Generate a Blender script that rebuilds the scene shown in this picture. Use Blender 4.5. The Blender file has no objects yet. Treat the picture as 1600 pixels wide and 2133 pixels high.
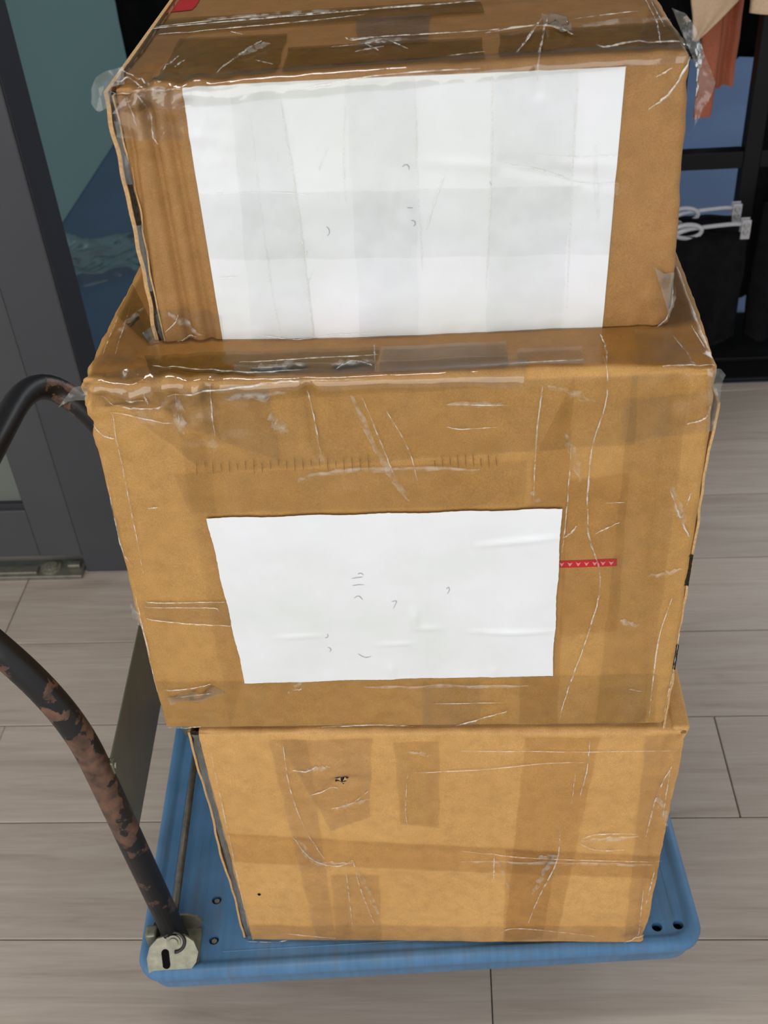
import bpy, bmesh, math, random
import numpy as np
from mathutils import Vector, Matrix, noise

sc = bpy.context.scene
COL = sc.collection
random.seed(7)
PI = math.pi

# ------------------------------------------------------------------ camera, light, exposure
cam_d = bpy.data.cameras.new('camera')
cam = bpy.data.objects.new('camera', cam_d)
COL.objects.link(cam)
R_ = Vector((0.9973898, 0.03609433, -0.06253627))
U_ = Vector((0.02669896, 0.62034951, 0.78387094))
F_ = Vector((-0.06708764, 0.78349454, -0.61776659))
cam.matrix_world = Matrix(((R_.x, U_.x, -F_.x, 0), (R_.y, U_.y, -F_.y, 0), (R_.z, U_.z, -F_.z, 1.50706), (0, 0, 0, 1)))
cam_d.sensor_fit = 'HORIZONTAL'
cam_d.sensor_width = 36
cam_d.lens = 2265.553 / 1600 * 36
cam_d.clip_start = 0.02
cam_d.dof.use_dof = True
cam_d.dof.focus_distance = 1.08
cam_d.dof.aperture_fstop = 14
sc.camera = cam

w = bpy.data.worlds.new('world')
sc.world = w
w.use_nodes = True
w.node_tree.nodes['Background'].inputs[0].default_value = (0.93, 0.97, 1.0, 1)
w.node_tree.nodes['Background'].inputs[1].default_value = 0.80


def area(name, loc, target, sx, sy, energy, color):
    l = bpy.data.lights.new(name, 'AREA')
    l.shape = 'RECTANGLE'
    l.size, l.size_y, l.energy, l.color = sx, sy, energy, color
    o = bpy.data.objects.new(name, l)
    o.location = loc
    o.rotation_euler = (Vector(target) - Vector(loc)).to_track_quat('-Z', 'Y').to_euler()
    COL.objects.link(o)
    return o


area('front_window_light', (-0.40, -2.3, 1.5), (0.05, 0.9, 0.35), 3.0, 1.9, 56, (1.0, 0.975, 0.94))
area('ceiling_panel_light', (-0.48, 0.70, 2.74), (-0.48, 0.70, 0), 0.78, 0.16, 11, (1.0, 0.98, 0.95))
area('shop_fill_light', (2.3, 4.6, 2.7), (1.7, 4.6, 0), 1.6, 1.6, 95, (0.86, 0.93, 1.0))  # added unseen light that brightens the shop floor and green wall

vs = sc.view_settings
vs.view_transform = 'Standard'
vs.look = 'None'
vs.gamma = 1
vs.use_curve_mapping = False
vs.exposure = 0.0


# ------------------------------------------------------------------ materials
def lin(*c):
    return tuple(((x / 255) / 12.92 if x / 255 <= .04045 else ((x / 255 + .055) / 1.055) ** 2.4) for x in c)


class NT:
    def __init__(s, name):
        m = bpy.data.materials.new(name)
        m.use_nodes = True
        s.m = m
        s.t = m.node_tree
        s.b = s.t.nodes['Principled BSDF']
        s.out = s.t.nodes['Material Output']

    def n(s, typ, **kw):
        nd = s.t.nodes.new(typ)
        for k, v in kw.items():
            if k in nd.inputs.keys():
                nd.inputs[k].default_value = v
            else:
                setattr(nd, k, v)
        return nd

    def l(s, a, ao, b, bi):
        s.t.links.new(a.outputs[ao], b.inputs[bi])

    def coord(s, scale=(1, 1, 1), which='Object', rot=(0, 0, 0)):
        tc = s.n('ShaderNodeTexCoord')
        mp = s.n('ShaderNodeMapping')
        mp.inputs['Scale'].default_value = scale
        mp.inputs['Rotation'].default_value = rot
        s.l(tc, which, mp, 'Vector')
        return mp

    def noise(s, vec, scale, detail=4, rough=.55):
        nn = s.n('ShaderNodeTexNoise')
        nn.inputs['Scale'].default_value = scale
        nn.inputs['Detail'].default_value = detail
        nn.inputs['Roughness'].default_value = rough
        s.l(vec, 'Vector', nn, 'Vector')
        return nn

    def ramp(s, src, so, stops):
        r = s.n('ShaderNodeValToRGB')
        e = r.color_ramp.elements
        e[0].position, e[0].color = stops[0][0], (*stops[0][1], 1)
        e[1].position, e[1].color = stops[-1][0], (*stops[-1][1], 1)
        for p, c in stops[1:-1]:
            k = e.new(p)
            k.color = (*c, 1)
        s.l(src, so, r, 'Fac')
        return r

    def mix(s, fac, a, b, mode='MIX'):
        m = s.n('ShaderNodeMix', data_type='RGBA', blend_type=mode)
        for v, i in ((fac, 0), (a, 6), (b, 7)):
            if isinstance(v, tuple) and hasattr(v[0], 'outputs'):
                s.t.links.new(v[0].outputs[v[1]], m.inputs[i])
            elif isinstance(v, tuple):
                m.inputs[i].default_value = (*v, 1)
            else:
                m.inputs[i].default_value = v
        return m

    def bump(s, src, so, strength, dist, prev=None):
        b = s.n('ShaderNodeBump')
        b.inputs['Strength'].default_value = strength
        b.inputs['Distance'].default_value = dist
        s.l(src, so, b, 'Height')
        if prev:
            s.l(prev, 'Normal', b, 'Normal')
        s.l(b, 'Normal', s.b, 'Normal')
        return b


def plain(name, rgb, rough=.5, metal=0, spec=.5, bump=0, bscale=60, var=.0):
    t = NT(name)
    t.b.inputs['Roughness'].default_value = rough
    t.b.inputs['Metallic'].default_value = metal
    t.b.inputs['Specular IOR Level'].default_value = spec
    c = lin(*rgb)
    v = t.coord()
    n = t.noise(v, bscale)
    lo, hi = tuple(x * (1 - var) for x in c), tuple(min(1, x * (1 + var)) for x in c)
    r = t.ramp(n, 'Fac', [(.3, lo), (.7, hi)])
    t.l(r, 'Color', t.b, 'Base Color')
    if bump:
        t.bump(n, 'Fac', bump, .002)
    return t.m


def cardboard(name, rgb):
    t = NT(name)
    c = np.array(lin(*rgb))
    v = t.coord()
    fine = t.noise(v, 900, 3, .6)
    mid = t.noise(v, 55, 6, .62)
    big = t.noise(v, 5, 3, .5)
    r1 = t.ramp(mid, 'Fac', [(.25, tuple(c * (.86, .84, .80))), (.5, tuple(c)), (.78, tuple(np.minimum(c * (1.13, 1.12, 1.12), 1)))])
    r2 = t.ramp(fine, 'Fac', [(.3, (.76, .73, .68)), (.7, (1.17, 1.17, 1.17))])
    m1 = t.mix(.75, (r1, 'Color'), (r2, 'Color'), 'MULTIPLY')
    r3 = t.ramp(big, 'Fac', [(.3, (.90, .86, .80)), (.7, (1.07, 1.07, 1.07))])
    m2 = t.mix(.8, (m1, 2), (r3, 'Color'), 'MULTIPLY')
    t.l(m2, 2, t.b, 'Base Color')
    t.b.inputs['Roughness'].default_value = .62
    t.b.inputs['Specular IOR Level'].default_value = .35
    wv = t.n('ShaderNodeTexWave', wave_type='BANDS', bands_direction='X')
    wv.inputs['Scale'].default_value = 28
    wv.inputs['Distortion'].default_value = .6
    t.l(v, 'Vector', wv, 'Vector')
    b1 = t.bump(wv, 'Fac', .05, .0006)
    t.bump(fine, 'Fac', .10, .0006, b1)
    return t.m


def film(name, tint, gloss=.10, rough=.18, haze=.0, wr=1.0):
    """clear packing film: tinted transparency, a little haze, a clear coat shine with wrinkles"""
    t = NT(name)
    t.t.nodes.remove(t.b)
    v = t.coord()
    st = t.coord((30, 30, 10))
    n1 = t.noise(v, 38, 5, .6)
    n2 = t.noise(st, 1.0, 5, .65)
    b1 = t.n('ShaderNodeBump')
    b1.inputs['Strength'].default_value = .35 * wr
    b1.inputs['Distance'].default_value = .0025
    t.l(n1, 'Fac', b1, 'Height')
    b2 = t.n('ShaderNodeBump')
    b2.inputs['Strength'].default_value = .30 * wr
    b2.inputs['Distance'].default_value = .003
    t.l(n2, 'Fac', b2, 'Height')
    t.l(b1, 'Normal', b2, 'Normal')
    tr = t.n('ShaderNodeBsdfTransparent')
    rt = t.ramp(n1, 'Fac', [(.3, tuple(x * .96 for x in tint)), (.7, tint)])
    t.l(rt, 'Color', tr, 'Color')
    df = t.n('ShaderNodeBsdfDiffuse')
    df.inputs['Color'].default_value = (.75, .74, .68, 1)
    t.l(b2, 'Normal', df, 'Normal')
    gl = t.n('ShaderNodeBsdfGlossy')
    gl.inputs['Roughness'].default_value = rough
    t.l(b2, 'Normal', gl, 'Normal')
    m1 = t.n('ShaderNodeMixShader')
    if haze > 0:
        rh = t.ramp(n2, 'Fac', [(.35, (haze * .4,) * 3), (.75, (haze * 1.7,) * 3)])
        t.l(rh, 'Color', m1, 0)
    else:
        m1.inputs[0].default_value = 0
    t.l(tr, 0, m1, 1)
    t.l(df, 0, m1, 2)
    fr = t.n('ShaderNodeFresnel')
    fr.inputs['IOR'].default_value = 1.5
    t.l(b2, 'Normal', fr, 'Normal')
    mm = t.n('ShaderNodeMath', operation='MULTIPLY')
    mm.inputs[1].default_value = gloss * 10
    t.l(fr, 0, mm, 0)
    m2 = t.n('ShaderNodeMixShader')
    t.l(mm, 0, m2, 0)
    t.l(m1, 0, m2, 1)
    t.l(gl, 0, m2, 2)
    t.l(m2, 0, t.out, 'Surface')
    return t.m


def film_ridge(name, haze, gloss):
    t = NT(name)
    t.t.nodes.remove(t.b)
    tr = t.n('ShaderNodeBsdfTransparent')
    df = t.n('ShaderNodeBsdfDiffuse')
    df.inputs['Color'].default_value = (.88, .85, .78, 1)
    gl = t.n('ShaderNodeBsdfGlossy')
    gl.inputs['Roughness'].default_value = .25
    v = t.coord()
    n = t.noise(v, 120, 3)
    rh = t.ramp(n, 'Fac', [(.40, (haze * .06,) * 3), (.62, (haze * 1.5,) * 3)])
    m1 = t.n('ShaderNodeMixShader')
    t.l(rh, 'Color', m1, 0)
    t.l(tr, 0, m1, 1)
    t.l(df, 0, m1, 2)
    m2 = t.n('ShaderNodeMixShader')
    m2.inputs[0].default_value = gloss
    t.l(m1, 0, m2, 1)
    t.l(gl, 0, m2, 2)
    t.l(m2, 0, t.out, 'Surface')
    return t.m


M = {}
M['card1'] = cardboard('cardboard_brown', (160, 119, 70))
M['card2'] = cardboard('cardboard_tan', (184, 141, 82))
M['card3'] = cardboard('cardboard_yellow_tan', (203, 158, 98))
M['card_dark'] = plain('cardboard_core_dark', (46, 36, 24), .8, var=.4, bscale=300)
M['card_edge'] = plain('cardboard_raw_edge', (190, 152, 104), .75, var=.2, bscale=400)
M['olive'] = film('film_olive', (.77, .76, .585), .05, .12, .006, .8)
M['faintolive'] = film('film_faint_olive', (.955, .950, .885), .05, .16, .02, .6)
M['grey'] = film('film_grey', (.85, .85, .80), .08, .14, .04, .9)
M['clear'] = film('film_clear', (.965, .96, .93), .06, .14, .022, .45)
M['faint'] = film('film_faint', (.9945, .9955, .992), .05, .13, .0, .25)
M['shine'] = film('film_shiny', (.985, .985, .965), .13, .07, .0, .3)
M['topshade'] = film('film_top_shade', (.955, .925, .85), .05, .16, .008, .5)  # tint of the whole-top sheets that paint shade onto the middle carton
M['amber'] = film('film_amber', (.970, .950, .895), .05, .16, .008, .5)
M['flap'] = film('film_loose', (.90, .90, .88), .10, .1, .10, 1.0)
M['sheetfilm'] = film('film_on_floor', (.93, .93, .93), .06, .15, .03, 1.0)
M['haze_streak'] = film_ridge('film_haze_streak', .11, .03)  # whitish haze of the film painted on as wide faint streaks
M['ridge'] = film_ridge('film_crease', .40, .10)  # whitish diffuse paints the bright glints along the folds


def paper():
    t = NT('white_paper')
    v = t.coord()
    n = t.noise(v, 9, 4)
    f = t.noise(v, 700, 3)
    r = t.ramp(n, 'Fac', [(.3, lin(222, 225, 222)), (.7, lin(234, 234, 238))])
    t.l(r, 'Color', t.b, 'Base Color')
    t.b.inputs['Roughness'].default_value = .5
    t.b.inputs['Specular IOR Level'].default_value = .3
    t.bump(f, 'Fac', .06, .0004)
    return t.m


M['paper'] = paper()
M['flute'] = plain('flute_shadow', (128, 94, 50), .7)
M['red'] = plain('red_print', (196, 24, 38), .45, var=.08)
M['mark'] = plain('pale_print', (226, 150, 150), .5)
M['black'] = plain('black_paint', (14, 14, 16), .55, spec=.25)
M['hole'] = plain('hole_black', (10, 9, 8), .9, spec=.1)
M['zinc'] = plain('zinc_steel', (132, 131, 114), .42, .55, var=.22, bscale=90, bump=.1)
M['steel_plate'] = plain('grey_green_steel', (120, 122, 108), .36, .35, var=.12, bscale=14, bump=.03)
M['rod'] = plain('dull_steel_rod', (96, 92, 84), .45, .6, var=.3, bscale=80)
M['bolt'] = plain('bolt_steel', (140, 136, 122), .5, .5, var=.3, bscale=200)
M['rubber'] = plain('dark_rubber', (34, 34, 34), .8)


def handle_mat():
    t = NT('chipped_black_paint')
    v = t.coord()
    n = t.noise(v, 26, 6, .62)
    sep = t.n('ShaderNodeSeparateXYZ')
    t.l(v, 'Vector', sep, 'Vector')
    # paint is worn most round the bend in the tube
    dz = t.n('ShaderNodeMath', operation='SUBTRACT')
    dz.inputs[1].default_value = .52
    t.l(sep, 'Z', dz, 0)
    ab = t.n('ShaderNodeMath', operation='ABSOLUTE')
    t.l(dz, 0, ab, 0)
    mr = t.n('ShaderNodeMapRange')
    mr.inputs['From Min'].default_value = 0
    mr.inputs['From Max'].default_value = .26
    mr.inputs['To Min'].default_value = .075
    mr.inputs['To Max'].default_value = -.075
    t.l(ab, 0, mr, 'Value')
    ad = t.n('ShaderNodeMath', operation='ADD')
    t.l(n, 'Fac', ad, 0)
    t.l(mr, 0, ad, 1)
    mask = t.ramp(ad, 0, [(.515, (0, 0, 0)), (.54, (1, 1, 1))])
    n2 = t.noise(v, 60, 4)
    rust = t.ramp(n2, 'Fac', [(.3, lin(60, 42, 34)), (.55, lin(98, 72, 60)), (.75, lin(124, 86, 62))])
    m = t.mix((mask, 'Color'), lin(22, 21, 23), (rust, 'Color'))
    t.l(m, 2, t.b, 'Base Color')
    t.b.inputs['Roughness'].default_value = .42
    t.bump(mask, 'Color', .3, -.0006)
    return t.m


M['handle'] = handle_mat()


def deck_mat():
    t = NT('blue_plastic')
    v = t.coord()
    n = t.noise(v, 18, 5)
    st = t.noise(t.coord((160, 6, 6)), 1.0, 4)
    r = t.ramp(n, 'Fac', [(.3, lin(70, 112, 150)), (.7, lin(84, 128, 170))])
    s = t.ramp(st, 'Fac', [(.35, (.86, .86, .86)), (.6, (1.02, 1.02, 1.02))])
    m0 = t.mix(.8, (r, 'Color'), (s, 'Color'), 'MULTIPLY')
    dn = t.noise(t.coord((40, 5, 5)), 1.3, 4)
    dr = t.ramp(dn, 'Fac', [(.52, (0, 0, 0)), (.72, (.45, .45, .45))])
    m = t.mix((dr, 'Color'), (m0, 2), lin(92, 100, 110))
    t.l(m, 2, t.b, 'Base Color')
    t.b.inputs['Roughness'].default_value = .42
    f = t.noise(v, 500, 2)
    t.bump(f, 'Fac', .08, .0008)
    return t.m


M['deck'] = deck_mat()


def plank_mat():
    t = NT('grey_oak_plank')
    oi = t.n('ShaderNodeObjectInfo')
    tc = t.n('ShaderNodeTexCoord')
    cb = t.n('ShaderNodeCombineXYZ')
    mu = t.n('ShaderNodeMath', operation='MULTIPLY')
    mu.inputs[1].default_value = 37
    t.l(oi, 'Random', mu, 0)
    for k in range(3):
        t.l(mu, 0, cb, k)
    ad = t.n('ShaderNodeVectorMath', operation='ADD')
    t.l(tc, 'Object', ad, 0)
    t.l(cb, 0, ad, 1)
    mp = t.n('ShaderNodeMapping')
    mp.inputs['Scale'].default_value = (1.1, 16, 16)
    t.l(ad, 0, mp, 'Vector')
    g1 = t.noise(mp, 2.2, 6, .62)
    g1.inputs['Distortion'].default_value = .9
    mp2 = t.n('ShaderNodeMapping')
    mp2.inputs['Scale'].default_value = (6, 130, 130)
    t.l(ad, 0, mp2, 'Vector')
    g2 = t.noise(mp2, 1.5, 3)
    r = t.ramp(g1, 'Fac', [(.25, lin(150, 136, 124)), (.42, lin(170, 156, 144)), (.58, lin(177, 164, 152)), (.8, lin(184, 172, 160))])
    r2 = t.ramp(g2, 'Fac', [(.3, (.90, .89, .88)), (.7, (1.03, 1.03, 1.03))])
    m = t.mix(.8, (r, 'Color'), (r2, 'Color'), 'MULTIPLY')
    hv = t.n('ShaderNodeHueSaturation')
    mr = t.n('ShaderNodeMapRange')
    mr.inputs['To Min'].default_value = .95
    mr.inputs['To Max'].default_value = 1.05
    t.l(oi, 'Random', mr, 'Value')
    t.l(mr, 0, hv, 'Value')
    t.l(m, 2, hv, 'Color')
    t.l(hv, 0, t.b, 'Base Color')
    t.b.inputs['Roughness'].default_value = .5
    t.b.inputs['Specular IOR Level'].default_value = .35
    t.bump(g2, 'Fac', .06, .0008)
    return t.m


M['plank'] = plank_mat()
M['joint'] = plain('joint_dark', (74, 64, 58), .8)
M['door_grey'] = plain('charcoal_aluminium', (72, 72, 74), .5, spec=.4, var=.04, bscale=8)
M['jamb_grey'] = plain('charcoal_jamb', (66, 66, 70), .5, spec=.4, var=.04, bscale=8)
M['reveal'] = plain('dark_reveal', (50, 50, 55), .55, spec=.3)
M['green'] = plain('green_painted_wall', (118, 146, 140), .30, spec=.5, var=.03, bscale=1.2)
M['bluefloor'] = plain('blue_grey_floor', (80, 97, 124), .30, spec=.5, var=.10, bscale=3)
M['wallwhite'] = plain('pale_blue_wall', (80, 86, 96), .7)
M['alu'] = plain('brushed_aluminium', (136, 132, 120), .38, .6, var=.15, bscale=60)
M['rust'] = plain('terracotta_cloth', (176, 100, 72), .85, var=.12, bscale=200, bump=.2)
M['beige'] = plain('beige_cloth', (214, 182, 150), .85, var=.08, bscale=200, bump=.2)
M['blackcloth'] = plain('black_cloth', (15, 15, 18), .9, spec=.15, var=.3, bscale=40, bump=.3)
M['charcloth'] = plain('charcoal_cloth', (26, 26, 30), .9, spec=.15, var=.3, bscale=40, bump=.3)
M['chrome'] = plain('clip_metal', (200, 196, 190), .22, .9)


def glass(name, tint, rough, trans):
    t = NT(name)
    t.b.inputs['Base Color'].default_value = (*lin(*tint), 1)
    t.b.inputs['Roughness'].default_value = rough
    t.b.inputs['Transmission Weight'].default_value = trans
    t.b.inputs['IOR'].default_value = 1.49
    return t.m


M['acrylic'] = glass('clear_acrylic', (236, 236, 242), .08, .55)
M['frost'] = glass('frosted_door_glass', (132, 138, 130), .4, .4)


# ------------------------------------------------------------------ mesh helpers
def link_mesh(name, verts, faces, mat, parent=None, smooth=False):
    me = bpy.data.meshes.new(name)
    me.from_pydata([tuple(v) for v in verts], [], faces)
    me.update()
    if smooth:
        me.polygons.foreach_set('use_smooth', [True] * len(me.polygons))
    me.materials.append(mat)
    o = bpy.data.objects.new(name, me)
    COL.objects.link(o)
    if parent:
        o.parent = parent
    return o


def link_bm(name, bm, mat, parent=None, smooth=False):
    bmesh.ops.recalc_face_normals(bm, faces=bm.faces)
    me = bpy.data.meshes.new(name)
    bm.to_mesh(me)
    bm.free()
    if smooth:
        me.polygons.foreach_set('use_smooth', [True] * len(me.polygons))
    me.materials.append(mat)
    o = bpy.data.objects.new(name, me)
    COL.objects.link(o)
    if parent:
        o.parent = parent
    return o


def empty(name, loc, rz=0):
    o = bpy.data.objects.new(name, None)
    o.location = loc
    o.rotation_euler = (0, 0, rz)
    o.empty_display_size = .05
    COL.objects.link(o)
    return o


def tag(o, label, cat, group=None):
    o['label'] = label
    o['category'] = cat
    if group:
        o['group'] = group
    return o


def structure(o):
    o['kind'] = 'structure'
    return o


def add_box(bm, lo, hi, bev=0.0, seg=2, rot=None):
    lo, hi = Vector(lo), Vector(hi)
    c, s = (lo + hi) / 2, hi - lo
    tmp = bmesh.new()
    bmesh.ops.create_cube(tmp, size=1)
    for v in tmp.verts:
        v.co = Vector((v.co.x * s.x, v.co.y * s.y, v.co.z * s.z))
    if bev:
        bmesh.ops.bevel(tmp, geom=tmp.edges[:], offset=min(bev, min(s) * .45), segments=seg, profile=.5, affect='EDGES')
    mt = Matrix.Translation(c)
    if rot:
        mt = mt @ rot
    merge(bm, tmp, mt)


def merge(bm, tmp, mt=None):
    idx = {}
    for v in tmp.verts:
        idx[v] = bm.verts.new(mt @ v.co if mt else v.co)
    for f in tmp.faces:
        try:
            bm.faces.new([idx[v] for v in f.verts])
        except ValueError:
            pass
    tmp.free()


def smooth_path(pts, n=8):
    P = [Vector(p) for p in pts]
    out = []
    for i in range(len(P) - 1):
        p0, p1, p2, p3 = P[max(i - 1, 0)], P[i], P[i + 1], P[min(i + 2, len(P) - 1)]
        for k in range(n):
            t = k / n
            out.append(.5 * ((2 * p1) + (-p0 + p2) * t + (2 * p0 - 5 * p1 + 4 * p2 - p3) * t * t + (-p0 + 3 * p1 - 3 * p2 + p3) * t ** 3))
    out.append(P[-1])
    return out


def fillet(pts, rad, n=7):
    """polyline with circular-ish rounded corners; rad per inner corner"""
    P = [Vector(p) for p in pts]
    out = [P[0]]
    for i in range(1, len(P) - 1):
        a, b, c = P[i - 1], P[i], P[i + 1]
        r = rad[i - 1]
        da, dc = (a - b), (c - b)
        la = min(r, da.length * .49)
        lc = min(r, dc.length * .49)
        s, e = b + da.normalized() * la, b + dc.normalized() * lc
        for k in range(n + 1):
            t = k / n
            out.append(s * (1 - t) ** 2 + b * 2 * t * (1 - t) + e * t * t)
    out.append(P[-1])
    return out


def add_tube(bm, path, rad, seg=14, caps=True):
    path = [Vector(p) for p in path]
    n = len(path)
    rads = rad if isinstance(rad, (list, tuple)) else [rad] * n
    t0 = (path[1] - path[0]).normalized()
    ref = Vector((0, 0, 1)) if abs(t0.z) < .9 else Vector((1, 0, 0))
    nrm = t0.cross(ref).normalized()
    rings = []
    for i in range(n):
        t = (path[min(i + 1, n - 1)] - path[max(i - 1, 0)]).normalized()
        nrm = (nrm - t * nrm.dot(t)).normalized()
        bn = t.cross(nrm)
        rings.append([bm.verts.new(path[i] + (nrm * math.cos(2 * PI * k / seg) + bn * math.sin(2 * PI * k / seg)) * rads[i]) for k in range(seg)])
    for i in range(n - 1):
        for k in range(seg):
            bm.faces.new((rings[i][k], rings[i][(k + 1) % seg], rings[i + 1][(k + 1) % seg], rings[i + 1][k]))
    if caps:
        bm.faces.new(rings[0][::-1])
        bm.faces.new(rings[-1])


def add_cyl(bm, a, b, r, seg=20):
    add_tube(bm, [a, b], r, seg)


def add_prism(bm, outline, axis_vec, place):
    """outline: list of 3D points (planar); extruded by axis_vec"""
    d = Vector(axis_vec)
    A = [bm.verts.new(Vector(p)) for p in outline]
    B = [bm.verts.new(Vector(p) + d) for p in outline]
    n = len(A)
    bm.faces.new(A[::-1])
    bm.faces.new(B)
    for i in range(n):
        bm.faces.new((A[i], A[(i + 1) % n], B[(i + 1) % n], B[i]))


# ------------------------------------------------------------------ the floor and its planks
PL, P0 = 0.2127, 0.0286
floor = structure(empty('floor', (0, 0, 0)))
bm = bmesh.new()
add_box(bm, (-2.6, -1.2, -.03), (2.2, 2.405, -.0075))
link_bm('underlay', bm, M['joint'], floor)


def plank_mesh(L, W):
    bm = bmesh.new()
    add_box(bm, (0, 0, -.007), (L, W, 0), .0013, 1)
    bmesh.ops.recalc_face_normals(bm, faces=bm.faces)
    me = bpy.data.meshes.new('plank')
    bm.to_mesh(me)
    bm.free()
    me.materials.append(M['plank'])
    return me


GAP = .0016
full = plank_mesh(1.22 - GAP, PL - GAP)
joints = {2: .62, 3: .0315, 4: -.33, 5: .444, 6: -.18, 7: .30, 8: -.52, 9: .08, 10: .5}
for k in range(-2, 12):
    y0 = P0 + PL * k
    w_ = min(PL, 2.405 - y0)
    me = full if w_ > PL - .001 else plank_mesh(1.22 - GAP, w_ - GAP)
    x = joints.get(k, random.uniform(-.6, .6)) - 2.44
    if k == 5:
        xs = [-2.06 - .002, -.843, .444, .444 + 1.22]
        for i, xx in enumerate(xs):
            nx = xs[i + 1] if i + 1 < len(xs) else xx + 1.22
            o = bpy.data.objects.new('plank', me if abs(nx - xx - 1.22) < .003 else plank_mesh(nx - xx - GAP, PL - GAP))
            o.location = (xx, y0, 0)
            o.parent = floor
            COL.objects.link(o)
        continue
    for i in range(4):
        o = bpy.data.objects.new('plank', me)
        o.location = (x + 1.22 * i, y0, 0)
        o.parent = floor
        COL.objects.link(o)

bm = bmesh.new()
add_box(bm, (-2.6, -1.4, 2.8), (5, 7.6, 2.9))
structure(link_bm('ceiling', bm, plain('white_ceiling', (205, 205, 202), .8)))
# shop floor beyond the threshold, walls of the shop
bm = bmesh.new()
add_box(bm, (-2.6, 2.405, -.03), (5, 7.6, 0))
structure(link_bm('floor_back', bm, M['bluefloor']))
bm = bmesh.new()
add_box(bm, (-1.50, 1.90, 0), (-1.366, 7.5, 3.0), .004, 1)
structure(link_bm('wall_left', bm, M['green']))
bm = bmesh.new()
add_box(bm, (-2.6, 7.5, 0), (5, 7.62, 3.0))
structure(link_bm('wall_back', bm, M['wallwhite']))
bm = bmesh.new()
add_box(bm, (-.69, 2.405, 0), (1.9, 2.485, .012), .004)
structure(link_bm('trim_1', bm, M['black']))

# glazed door at the left, its jamb and the metal plate under its corner
door = structure(empty('door_1', (-1.2, 1.75, 0)))


def dpart(name, lo, hi, mat, bev=.002, off=(1.2, -1.75, 0)):
    bm = bmesh.new()
    add_box(bm, Vector(lo) + Vector(off), Vector(hi) + Vector(off), bev)
    return link_bm(name, bm, mat, door)


dpart('stile', (-.889, 1.733, .045), (-.7985, 1.78, 2.1), M['door_grey'])
dpart('bottom_rail', (-1.6, 1.734, .045), (-.8895, 1.78, .168), M['door_grey'])
dpart('glazing_bead', (-1.6, 1.740, .168), (-.8895, 1.772, .182), M['reveal'], .001)
dpart('glass_pane', (-1.6, 1.752, .182), (-.8895, 1.760, 2.0), M['frost'], 0)
dpart('glazing_gasket', (-.8955, 1.745, .182), (-.889, 1.768, 2.0), M['reveal'], .001)
bm = bmesh.new()
add_box(bm, (-.7975, 1.730, 0), (-.6975, 1.842, 2.2), .0025)
jm = structure(link_bm('trim_2', bm, M['jamb_grey']))
bm = bmesh.new()
add_box(bm, (-.6972, 1.736, .0), (-.6952, 1.838, 2.2), .0005, 1)
link_bm('jamb_reveal', bm, M['reveal'], jm)
plate = structure(empty('trim_3', (-1.1, 1.735, 0)))
bm = bmesh.new()
add_box(bm, (-.5, -.027, 0), (.298, .028, .010), .002)
link_bm('threshold_plate', bm, M['alu'], plate)
bm = bmesh.new()
add_box(bm, (-.5, -.022, .010), (.200, .0, .018), .002)
add_box(bm, (.262, -.004, .010), (.290, .012, .020), .003)
link_bm('edge_lip', bm, M['alu'], plate)
bm = bmesh.new()
add_cyl(bm, (.225, .0, .010), (.225, .0, .015), .022, 28)
add_cyl(bm, (.225, .0, .015), (.225, .0, .019), .014, 28)
link_bm('pivot_disc', bm, M['bolt'], plate, False)

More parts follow.
